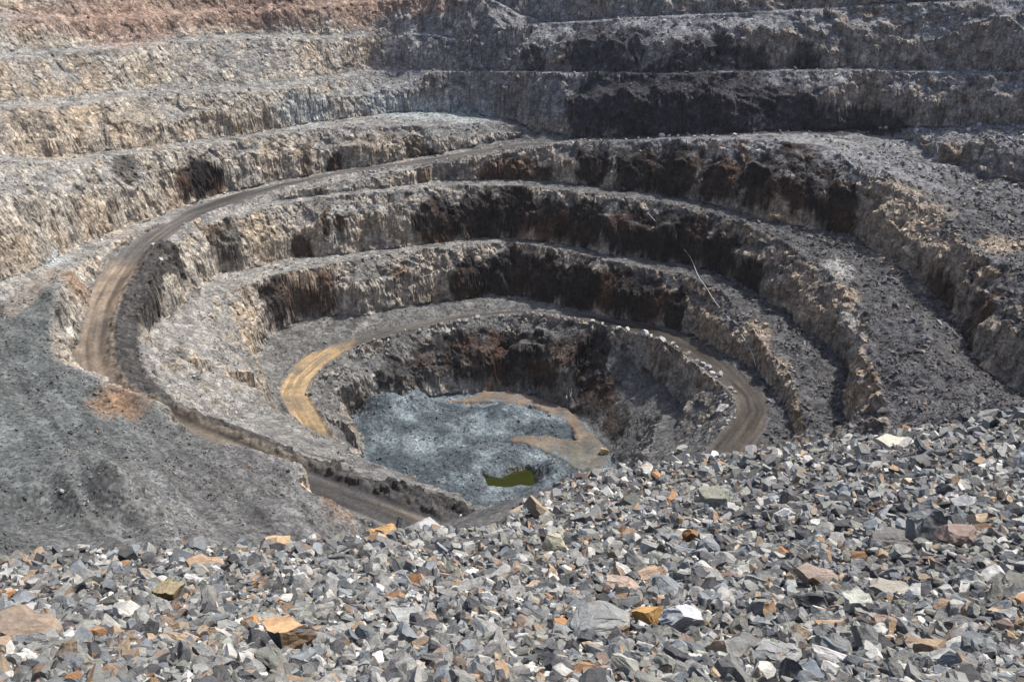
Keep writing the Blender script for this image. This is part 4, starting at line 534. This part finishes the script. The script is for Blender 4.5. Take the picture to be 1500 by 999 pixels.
# ------------------------------------------------------------------ broken rock
import bmesh
def chisel(seed,dims=(1,1,1),cuts=9,bevel=0.0,slab=False):
    """an angular block: a box cut by random planes; returns verts, list of polygons"""
    r=random.Random(seed); bm=bmesh.new(); bmesh.ops.create_cube(bm,size=1.0)
    for i in range(cuts):
        n=Vector((r.gauss(0,1),r.gauss(0,1),r.gauss(0,.8))).normalized()
        far=max(abs(n.x),abs(n.y),abs(n.z)); dd=.5*(.62+.42*r.random())*(.75+.35*(abs(n.x)+abs(n.y)+abs(n.z)-1))
        res=bmesh.ops.bisect_plane(bm,geom=bm.verts[:]+bm.edges[:]+bm.faces[:],plane_co=n*dd,plane_no=n,clear_outer=True)
        ed=[e for e in bm.edges if e.is_boundary]
        if ed: bmesh.ops.contextual_create(bm,geom=ed)
    bmesh.ops.remove_doubles(bm,verts=bm.verts[:],dist=.03)
    if bevel: 
        try: bmesh.ops.bevel(bm,geom=bm.edges[:],offset=bevel,segments=1,affect='EDGES',clamp_overlap=True)
        except Exception: pass
    for v in bm.verts: v.co=Vector((v.co.x*dims[0]+r.gauss(0,.012),v.co.y*dims[1]+r.gauss(0,.012),v.co.z*dims[2]+r.gauss(0,.012)))
    bmesh.ops.recalc_face_normals(bm,faces=bm.faces[:])
    big=[]; tl=bm.calc_loop_triangles(); vs=[];fid=[];area=[]
    for f_ in bm.faces: area.append(f_.calc_area())
    bm.faces.index_update(); 
    for t in tl:
        for l in t: vs.append(l.vert.co[:])
        fid.append(t[0].face.index)
    out=np.array(vs,np.float32).reshape(-1,3,3),np.array(fid),len(bm.faces)
    bm.free(); return out
def proto_set(n,seed0,bevel,cuts):
    P=[]; r=random.Random(seed0)
    for i in range(n):
        k=i%4
        dims=[(1,.8,.62),(1.15,.7,.42),(1.3,.62,.5),(.95,.9,.8)][k]
        dims=tuple(d_*(.85+.3*r.random()) for d_ in dims)
        P.append((chisel(seed0+i,dims,cuts+r.randrange(6),bevel),('blocky','flat','long','chunky')[k]))
    return P
def fracture(P,levels,amp,seed):
    """split the facets and roughen them like freshly broken stone"""
    out=[]
    for q,((t,fid,nf),kind) in enumerate(P):
        for l in range(levels):
            a,b,c=t[:,0],t[:,1],t[:,2]; ab,bc,ca=(a+b)/2,(b+c)/2,(c+a)/2
            t=np.concatenate([np.stack(v,1) for v in((a,ab,ca),(ab,b,bc),(ca,bc,c),(ab,bc,ca))]); fid=np.tile(fid,4)
        x,y,z=t[...,0],t[...,1],t[...,2]; s=seed+q*7
        dd=np.stack([fbm(x,y,z,.34,3,s+k)*amp+np.round(perlin(x,y,z,.5,s+3+k)*3)/3*amp*.6 for k in range(3)],-1)
        out.append((((t+dd).astype(np.float32),fid,nf),kind))
    return out
PRO_B=proto_set(28,100,0,11); PRO_F=fracture(PRO_B,2,.085,700); PRO_M=fracture(PRO_B,1,.085,700); PRO_L=proto_set(24,300,0,8); PRO_T=proto_set(12,500,0,3)
PAL={'grey':((.218,.218,.208),.30),'blue-grey':((.165,.180,.190),.16),'dark slate':((.075,.076,.080),.16),'pale grey':((.40,.395,.365),.12),'greenish grey':((.225,.228,.198),.10),'tan':((.32,.25,.175),.10),'pinkish brown':((.215,.165,.135),.045),'rusty':((.29,.155,.075),.022),'off-white':((.50,.49,.47),.02)}
PN=list(PAL); PW=np.array([PAL[k][1] for k in PN]); PW/=PW.sum(); PC=np.array([PAL[k][0] for k in PN],np.float32)
def rotmats(n,rng,tilt=.45):
    a=rng.uniform(0,2*np.pi,n); b=rng.normal(0,tilt,n); c=rng.normal(0,tilt,n)
    ca,sa,cb,sb,cc,sc_=np.cos(a),np.sin(a),np.cos(b),np.sin(b),np.cos(c),np.sin(c)
    Rz=np.zeros((n,3,3));Rz[:,0,0]=ca;Rz[:,0,1]=-sa;Rz[:,1,0]=sa;Rz[:,1,1]=ca;Rz[:,2,2]=1
    Rx=np.zeros((n,3,3));Rx[:,0,0]=1;Rx[:,1,1]=cb;Rx[:,1,2]=-sb;Rx[:,2,1]=sb;Rx[:,2,2]=cb
    Ry=np.zeros((n,3,3));Ry[:,1,1]=1;Ry[:,0,0]=cc;Ry[:,0,2]=sc_;Ry[:,2,0]=-sc_;Ry[:,2,2]=cc
    return Rx@Ry@Rz
def face_cols(base,nf,rng,top=None):
    """each broken face of a rock has its own freshness; a few carry an oxide skin"""
    n=len(base); c=base[:,None,:]*np.clip(rng.normal(1,.14,(n,nf,1)),.6,1.5)
    ox=rng.random((n,nf,1))<(.03 if nf<9 else .045); oxc=np.array((.29,.19,.11),np.float32)*rng.uniform(.7,1.3,(n,nf,1))
    return np.where(ox,oxc*.8+c*.2,c)
def scatter(pos,size,R,cid,protos,rng,tint=None):
    V=[];C=[]; pi=rng.integers(0,len(protos),len(pos))
    for k in range(len(protos)):
        m=np.where(pi==k)[0]
        if not len(m): continue
        (tri,fid,nf),_=protos[k]
        p=np.einsum('nij,tvj->ntvi',R[m],tri)*size[m][:,None,None,None]+pos[m][:,None,None,:]
        base=PC[cid[m]] if tint is None else tint[m]
        fc=face_cols(base*rng.uniform(.6,1.25,(len(m),1)),nf,rng)[:,fid]
        V.append(p.reshape(-1,3)); C.append(np.repeat(fc.reshape(-1,3),3,0))
    return np.concatenate(V),np.concatenate(C)
def stuff_obj(name,V,C,mat,label,cat):
    o=mesh_obj(name,V,tris=np.arange(len(V)).reshape(-1,3),mat=mat,cols=C); o['kind']='stuff'; o['label']=label; o['category']=cat; return o
def rock_material(name,s,bump=.5,dist=.03,con=.3):
    m,nt,b=newmat(name); L=nt.links.new; b.inputs['Roughness'].default_value=.78; b.inputs['Specular IOR Level'].default_value=.35
    at=N(nt,'ShaderNodeAttribute',attribute_name='Col'); tc=N(nt,'ShaderNodeTexCoord')
    n1=N(nt,'ShaderNodeTexNoise'); n1.inputs['Scale'].default_value=s; n1.inputs['Detail'].default_value=7; n1.inputs['Roughness'].default_value=.68; L(tc.outputs['Object'],n1.inputs['Vector'])
    mr=N(nt,'ShaderNodeMapRange'); mr.inputs['From Min'].default_value=.3; mr.inputs['From Max'].default_value=.7; mr.inputs['To Min'].default_value=1-con; mr.inputs['To Max'].default_value=1+con; L(n1.outputs['Fac'],mr.inputs[0])
    mx=N(nt,'ShaderNodeVectorMath',operation='SCALE'); L(at.outputs['Color'],mx.inputs[0]); L(mr.outputs[0],mx.inputs['Scale'])
    n2=N(nt,'ShaderNodeTexNoise'); n2.inputs['Scale'].default_value=s*.55; n2.inputs['Detail'].default_value=4; L(tc.outputs['Object'],n2.inputs['Vector'])
    m2=N(nt,'ShaderNodeMapRange'); m2.inputs['From Min'].default_value=.60; m2.inputs['From Max'].default_value=.74; m2.inputs['To Max'].default_value=.55; L(n2.outputs['Fac'],m2.inputs[0])
    mi=N(nt,'ShaderNodeMix',data_type='RGBA'); L(m2.outputs[0],mi.inputs[0]); L(mx.outputs[0],mi.inputs[6]); mi.inputs[7].default_value=(.25,.165,.095,1); L(mi.outputs[2],b.inputs['Base Color'])
    bp=N(nt,'ShaderNodeBump'); bp.inputs['Strength'].default_value=bump; bp.inputs['Distance'].default_value=dist; L(n1.outputs['Fac'],bp.inputs['Height']); L(bp.outputs[0],b.inputs['Normal'])
    return m
M_rub=rock_material('rubble_stone',14,.75,.04); M_boul=rock_material('boulder_stone',1.6,.7,.3)
# ------------------------------------------------------------------ rubble slope in front
RX0,RX1,RY0,RY1=-52.,52.,-13.,62.; RS=.2
rnx,rny=int((RX1-RX0)/RS)+1,int((RY1-RY0)/RS)+1
rgx,rgy,RZ,_,_=raster(RX0,RX1,rnx,RY0,RY1,rny)
rxx,ryy=np.meshgrid(rgx,rgy)
RZ=blur(RZ,3)+(.30*fbm(rxx,ryy,0*rxx,3.0,3,201)+.10*perlin(rxx,ryy,0*rxx,.8,202))*np.clip((np.hypot(rxx,ryy))/14,.25,1.3)
def rub_z(x,y):
    i=np.clip((x-RX0)/RS,0,rnx-1.01); j=np.clip((y-RY0)/RS,0,rny-1.01); i0=i.astype(int);j0=j.astype(int);fx=i-i0;fy=j-j0
    return (RZ[j0,i0]*(1-fx)+RZ[j0,i0+1]*fx)*(1-fy)+(RZ[j0+1,i0]*(1-fx)+RZ[j0+1,i0+1]*fx)*fy
ri=np.arange(rnx*rny).reshape(rny,rnx); rq=np.stack([ri[:-1,:-1],ri[:-1,1:],ri[1:,1:],ri[1:,:-1]],-1).reshape(-1,4)
rcol=mix(np.broadcast_to(f(.050,.050,.050),RZ.shape+(3,)),f(.092,.089,.083),np.clip(.5+fbm(rxx,ryy,0*rxx,2,2,203),0,1))  # fines coloured dark so the gaps between stones look shaded
M_slope=ground_material('rubble_fines_shaded',((.05,.9),(.14,.6)),.6,.8,.05)
o=mesh_obj('rubble_slope',np.stack([rxx,ryy,RZ],-1).reshape(-1,3),quads=rq,mat=M_slope,cols=rcol.reshape(-1,3)); o['kind']='structure'
eu=np.array([p[0]/p[1] for p in RUBBLE_EDGE]); ey=np.array([p[1] for p in RUBBLE_EDGE]); oo=np.argsort(eu); eu,ey=eu[oo],ey[oo]
rng=np.random.default_rng(21)
def place(n,smul,lo,hi,sig):
    u=rng.uniform(-.95,.95,n); yl=np.exp(rng.uniform(math.log(1.6),math.log(62),n))
    ye=np.interp(u,eu,ey)*1.03; ok=yl<ye; u,yl=u[ok],yl[ok]; x=u*yl; zz=rub_z(x,yl); r=np.sqrt(x*x+yl*yl+zz*zz)
    s=(.058+.0066*r)*smul*np.exp(rng.normal(0,sig,len(u)))
    s=np.clip(s,lo*(.058+.0066*r),hi*(.058+.0066*r)); return x,yl,zz,s
parts=[place(56000,.55,.25,1.1,.42),place(17000,1.05,.65,1.8,.33),place(900,1.8,1.4,2.6,.25)]
sx_=rng.uniform(-20,20,34000); sy_=rng.uniform(-3,17,34000); far_=np.abs(sx_)>.93*np.maximum(sy_,1.4)
sx_,sy_=sx_[far_],sy_[far_]; ss_=np.clip(.12*np.exp(rng.normal(0,.45,len(sx_))),.05,.4); parts.append((sx_,sy_,rub_z(sx_,sy_),ss_))   # the slope carries on to both sides
x_,y_,z_,s_=[np.concatenate(v) for v in zip(*parts)]
z_=z_+s_*rng.uniform(-.05,.30,len(s_))
# keep the hand-set stones clear
for h in KEY_STONES:
    m=np.hypot(x_-h[0][0],y_-h[0][1])>(h[1][0]*.42+s_*.35); m|=s_<h[1][0]*.18
    x_,y_,z_,s_=x_[m],y_[m],z_[m],s_[m]
pos=np.stack([x_,y_,z_],-1); cid=rng.choice(len(PN),len(s_),p=PW); warm=fbm(pos[:,0],pos[:,1],0*pos[:,0],2.6,2,205)+.35*rng.normal(size=len(s_)); swap=(np.isin(cid,(5,6,7)))&(warm<.12); cid=np.where(swap,rng.choice(5,len(s_),p=PW[:5]/PW[:5].sum()),cid); R=rotmats(len(s_),rng,.5)
CP,SP=math.cos(PITCH),math.sin(PITCH)
dep=pos[:,1]*CP-pos[:,2]*SP; su=pos[:,0]/dep; sv=(pos[:,1]*SP+pos[:,2]*CP)/dep
vis=(np.abs(su)<.505)&(sv>-.335); score=np.where(vis,s_/dep,0)
big=np.argsort(-score)[:300-len(KEY_STONES)]; rest=np.setdiff1d(np.arange(len(s_)),big)
near=rest[(s_[rest]/dep[rest]>.016)&(dep[rest]<16)]; other=np.setdiff1d(rest,near)
Va,Ca=scatter(pos[near],s_[near],R[near],cid[near],PRO_M,rng); Vb,Cb=scatter(pos[other],s_[other],R[other],cid[other],PRO_L,rng)
stuff_obj('rubble',np.concatenate([Va,Vb]),np.concatenate([Ca,Cb]),M_rub,'loose grey angular rubble covering the near slope between the big stones','rubble')
print('rubble',len(s_),len(near),round(time.time()-T0,1))
def single_rock(name,proto,R3,scale,loc,base,mat,seed,top=None,side=None):
    (tri,fid,nf),_=proto; g_=np.random.default_rng(seed)
    sc3=np.asarray(scale,np.float32)
    p=(tri*sc3)@np.asarray(R3,np.float32).T
    nn=np.cross(p[:,1]-p[:,0],p[:,2]-p[:,0]); nn/=np.linalg.norm(nn,axis=1)[:,None]+1e-9
    fc=face_cols(np.array([base],np.float32),nf,g_)[0][fid]
    if top is not None: fc=np.where((nn[:,2]>.68)[:,None],np.array(top)*.85*g_.uniform(.85,1.15,(nf,1))[fid],fc)  # upward faces take the lighter tone: lit tops put into the colour
    if side is not None: fc=np.where((nn[:,0]>.4)[:,None]&(nn[:,2]<.5)[:,None],np.array(side),fc)
    o=mesh_obj(name,p.reshape(-1,3),tris=np.arange(len(p)*3).reshape(-1,3),mat=mat,cols=np.repeat(fc,3,0)); o.location=loc; return o
def zone(u,v):
    if v<-.26: b='at the bottom of the slope nearest the viewer'
    elif v<-.20: b='in the lower middle of the rubble slope'
    elif v<-.13: b='on the upper middle of the rubble slope'
    else: b='high on the rubble slope near its far lip'
    a='far left' if u<-.34 else 'left of centre' if u<-.12 else 'centre' if u<.12 else 'right of centre' if u<.34 else 'far right'
    return b+', '+a
seen={}
for n_,i in enumerate(big):
    k=int(rng.integers(0,len(PRO_F))); c=int(cid[i]); o=single_rock('rubble_rock',PRO_F[k],R[i],(s_[i],)*3,pos[i],PC[c]*rng.uniform(.65,1.2),M_rub,1000+n_)
    o['label']='%s %s rock %s'%({'flat':'flat','blocky':'blocky','long':'elongated','chunky':'chunky'}[PRO_F[k][1]],PN[c],zone(su[i],sv[i])); o['category']='rock'; o['group']='big rocks among the foreground rubble'
for n_,(p,dim,ang,tilt,base,top,side,k,label) in enumerate(KEY_STONES):
    ca,sa=math.cos(ang),math.sin(ang); ct,st=math.cos(tilt),math.sin(tilt)
    R3=np.array([[ca,-sa,0],[sa,ca,0],[0,0,1]])@np.array([[ct,0,st],[0,1,0],[-st,0,ct]])
    tri=PRO_F[k][0][0].reshape(-1,3); ext=tri.max(0)-tri.min(0)
    zz=float(rub_z(np.array([p[0]]),np.array([p[1]]))[0])
    o=single_rock('rubble_rock',PRO_F[k],R3,(dim[0]/ext[0],dim[1]/ext[1],dim[2]/ext[2]),(p[0],p[1],zz+dim[2]*.45),base,M_rub,4000+n_,top,side)
    o['label']=label; o['category']='rock'; o['group']='big rocks among the foreground rubble'
# ------------------------------------------------------------------ stones lying in the pit
def g_z(x,y):
    i=min(max((x-X0)/STEP,0),NX-2); j=min(max((y-Y0)/STEP,0),NY-2); return float(Zs[int(j+.5),int(i+.5)])
dist2=GX**2+GY**2+Zs**2; dv=GY*CP-Zs*SP; uu=GX/dv; vv=(GY*SP+Zs*CP)/dv
wt=(np.abs(uu)<.6)*(vv>-.25)*(vv<.40)*(sm<1.0)*(1-road)*(1-m_track*.8)*(pond<.05)/dist2
wt*=.35+1.3*np.clip(blur(wall,10)*1.5,0,1)+.6*hillm+.5*fm+1.5*rgt
wt*=np.clip(.6+1.6*fbm(GX,GY,0*GX,11,3,210),.05,2)
cw=np.cumsum(wt.ravel().astype(np.float64)); cw/=cw[-1]
ii=np.searchsorted(cw,rng.random(46000)); px_=PX.ravel()[ii]+rng.uniform(-.3,.3,len(ii)); py_=PY.ravel()[ii]+rng.uniform(-.3,.3,len(ii)); pz_=PZ.ravel()[ii]
ds=np.sqrt(dist2.ravel()[ii]); ss=ds*.0012*np.exp(rng.normal(0,.45,len(ii))); ss=ss*(1+.7*rgt.ravel()[ii]*(rng.random(len(ii))<.4)); ss=np.clip(ss,.15,2.2)
tint=col.reshape(-1,3)[ii]*np.exp(rng.normal(.22,.36,(len(ii),1))); tint=np.clip(tint,.04,.5)
V_,C_=scatter(np.stack([px_,py_,pz_+.1*ss],-1),ss,rotmats(len(ii),rng,.5),None,PRO_T,rng,tint=tint)
stuff_obj('loose_stones',V_,C_,M_boul,'loose stones and spilled gravel lying over the benches and heaps of the pit','stones')
PB=PRO_F[:8]
def boulder(name,x,y,s,label,group,i,base):
    g_=random.Random(i); dm=(s*(.95+.5*g_.random()),s*(.75+.5*g_.random()),s*(.65+.5*g_.random()))
    R3=rotmats(1,np.random.default_rng(600+i),.3)[0]; k=[0,3,7,11,15,19,23,4,8][i%9]
    o=single_rock(name,PRO_F[k],R3,dm,(x,y,g_z(x,y)+s*.2),base,M_boul,700+i); o['label']=label; o['category']='boulder'; o['group']=group; return o
rb=sorted(range(len(ROAD_BOULDERS)),key=lambda i:-ROAD_BOULDERS[i][2])
for i,(x,y,s) in enumerate(ROAD_BOULDERS):
    part='left stretch' if x<-45 else 'far stretch, behind the floor' if x<35 else 'right-hand bend' 
    size='big' if s>3.4 else 'middling' if s>2.3 else 'small'
    g0=.25+.20*((i*37)%10)/10
    jx=random.Random(900+i); x+=jx.gauss(0,.5); y+=jx.gauss(0,.5); s*=jx.uniform(.65,1.05)
    boulder('boulder',x,y,s,'%s pale boulder edging the inner haul road on its %s'%(size,part),'boulders edging the inner haul road',i,(g0,g0*.985,g0*.95))
edge=[Vector(p) for p in LN['road2_in'][2:-2]]; g2=random.Random(12)
for i in range(90):
    k=g2.randrange(4,len(edge)-1); p=edge[k].lerp(edge[k+1],g2.random()); s=g2.uniform(.6,1.5)
    gv=.24+.2*g2.random()
    boulder('boulder',p.x+g2.gauss(0,.5),p.y+g2.gauss(0,.5),s,'small stone of the low rubble bund edging the inner haul road '+('on its right-hand bend' if p.x>35 else 'on its far stretch' if p.x>-45 else 'on its left stretch'),'small stones edging the inner haul road',300+i,(gv,gv*.98,gv*.94))
for i,(x,y,s) in enumerate(BENCH_BOULDERS):
    if y>440 and x>-30: lb='pale boulder on the long bench lip above the dark wall'; gp='boulders on the upper bench lip'
    elif y>440: lb='small pale boulder beside the haul road on the far left wall'; gp='boulders beside the outer haul road'
    elif x>60: lb='pale boulder on the right-hand bench'; gp='boulders on the right-hand bench'
    else: lb='pale boulder on the gravel shoulder of the outer haul road'; gp='boulders beside the outer haul road'
    boulder('boulder',x,y,s,lb,gp,100+i,(.44,.43,.41))
x,y,s=FLOOR_BLOCK
o=single_rock('boulder',PRO_F[3],rotmats(1,np.random.default_rng(5),.1)[0],(s*1.05,s*.9,s*.8),(x,y,g_z(x,y)+s*.25),(.40,.30,.17),M_boul,77)
o['label']='squared yellowish boulder alone on the pit floor road'; o['category']='boulder'
# drainage hose down the bench walls
hv=[];npt=len(HOSE)
for i in range(npt-1):
    for k in range(4):
        t=k/4; hv.append([HOSE[i][q]*(1-t)+HOSE[i+1][q]*t for q in range(3)])
hv.append(list(HOSE[-1]))
pts3=[]
for a in hv:
    i=int((a[0]-X0)/STEP+.5); j=int((a[1]-Y0)/STEP+.5); best=max(PZ[j-2:j+3,i-2:i+3].max(),a[2]); pts3.append((a[0],a[1]-.9,min(best,a[2]+2.2)+.25))
for _ in range(4): pts3=[pts3[0]]+[tuple((pts3[i-1][q]+2*pts3[i][q]+pts3[i+1][q])/4 for q in range(3)) for i in range(1,len(pts3)-1)]+[pts3[-1]]
cu=bpy.data.curves.new('hose','CURVE'); cu.dimensions='3D'; cu.bevel_depth=.16; cu.bevel_resolution=2
sp=cu.splines.new('POLY'); sp.points.add(len(pts3)-1)
for q,p in zip(sp.points,pts3): q.co=(*p,1)
o=bpy.data.objects.new('hose_curve',cu); COLL.objects.link(o)
dg=bpy.context.evaluated_depsgraph_get(); me=bpy.data.meshes.new_from_object(o.evaluated_get(dg)); bpy.data.objects.remove(o)
mh,nt,b=newmat('hose_plastic'); b.inputs['Base Color'].default_value=(.42,.42,.41,1); b.inputs['Roughness'].default_value=.6
me.materials.clear(); me.materials.append(mh); me.name='hose'; o=bpy.data.objects.new('hose',me); COLL.objects.link(o)
o['label']='thin pale hose running down the right-hand bench walls to the inner road'; o['category']='hose'
# ------------------------------------------------------------------ dusty air in the pit
if HAZE>0:
    bm=bmesh.new(); bmesh.ops.create_cube(bm,size=1.0); me=bpy.data.meshes.new('haze'); bm.to_mesh(me); bm.free()
    o=bpy.data.objects.new('haze',me); COLL.objects.link(o); o.scale=(3100,3100,275); o.location=(0,0,-237+137.5); o['kind']='stuff'; o['label']='thin pale dusty air filling the open pit'; o['category']='haze'
    mh=bpy.data.materials.new('haze'); mh.use_nodes=True; nt=mh.node_tree; nt.nodes.remove(nt.nodes['Principled BSDF'])
    pv=nt.nodes.new('ShaderNodeVolumePrincipled'); pv.inputs['Color'].default_value=(.93,.94,.96,1); pv.inputs['Density'].default_value=HAZE; pv.inputs['Anisotropy'].default_value=.2
    nt.links.new(pv.outputs[0],nt.nodes['Material Output'].inputs['Volume']); me.materials.append(mh)
# ------------------------------------------------------------------ light and camera
w=bpy.data.worlds.new('World'); SC.world=w; w.use_nodes=True; nt=w.node_tree; bg=nt.nodes['Background']
sk=nt.nodes.new('ShaderNodeTexSky'); sk.sky_type='NISHITA'; sk.sun_disc=False; sk.sun_elevation=math.radians(SUN_EL); sk.sun_rotation=math.radians(SUN_AZ); sk.dust_density=4.5; sk.air_density=.8; sk.altitude=600
nt.links.new(sk.outputs[0],bg.inputs[0]); bg.inputs[1].default_value=SKY
ld=bpy.data.lights.new('sun','SUN'); ld.energy=SUN; ld.angle=math.radians(SUN_ANGLE); ld.color=(1,.95,.88); lo=bpy.data.objects.new('sun',ld); COLL.objects.link(lo)
sd=Vector((math.sin(math.radians(SUN_AZ))*math.cos(math.radians(SUN_EL)),math.cos(math.radians(SUN_AZ))*math.cos(math.radians(SUN_EL)),math.sin(math.radians(SUN_EL))))
lo.rotation_euler=(-sd).to_track_quat('-Z','Y').to_euler()
cd=bpy.data.cameras.new('camera'); cam=bpy.data.objects.new('camera',cd); COLL.objects.link(cam); cam.rotation_euler=(math.pi/2-PITCH,0,0)
cd.sensor_width=36; cd.lens=1460/1500*36; cd.clip_end=20000; cd.clip_start=.1; SC.camera=cam
vs_=SC.view_settings; SC.display_settings.display_device='sRGB'; vs_.view_transform='Standard'; vs_.look='None'; vs_.exposure=EXPOSURE; vs_.gamma=1; vs_.use_curve_mapping=False
print('done',round(time.time()-T0,1))
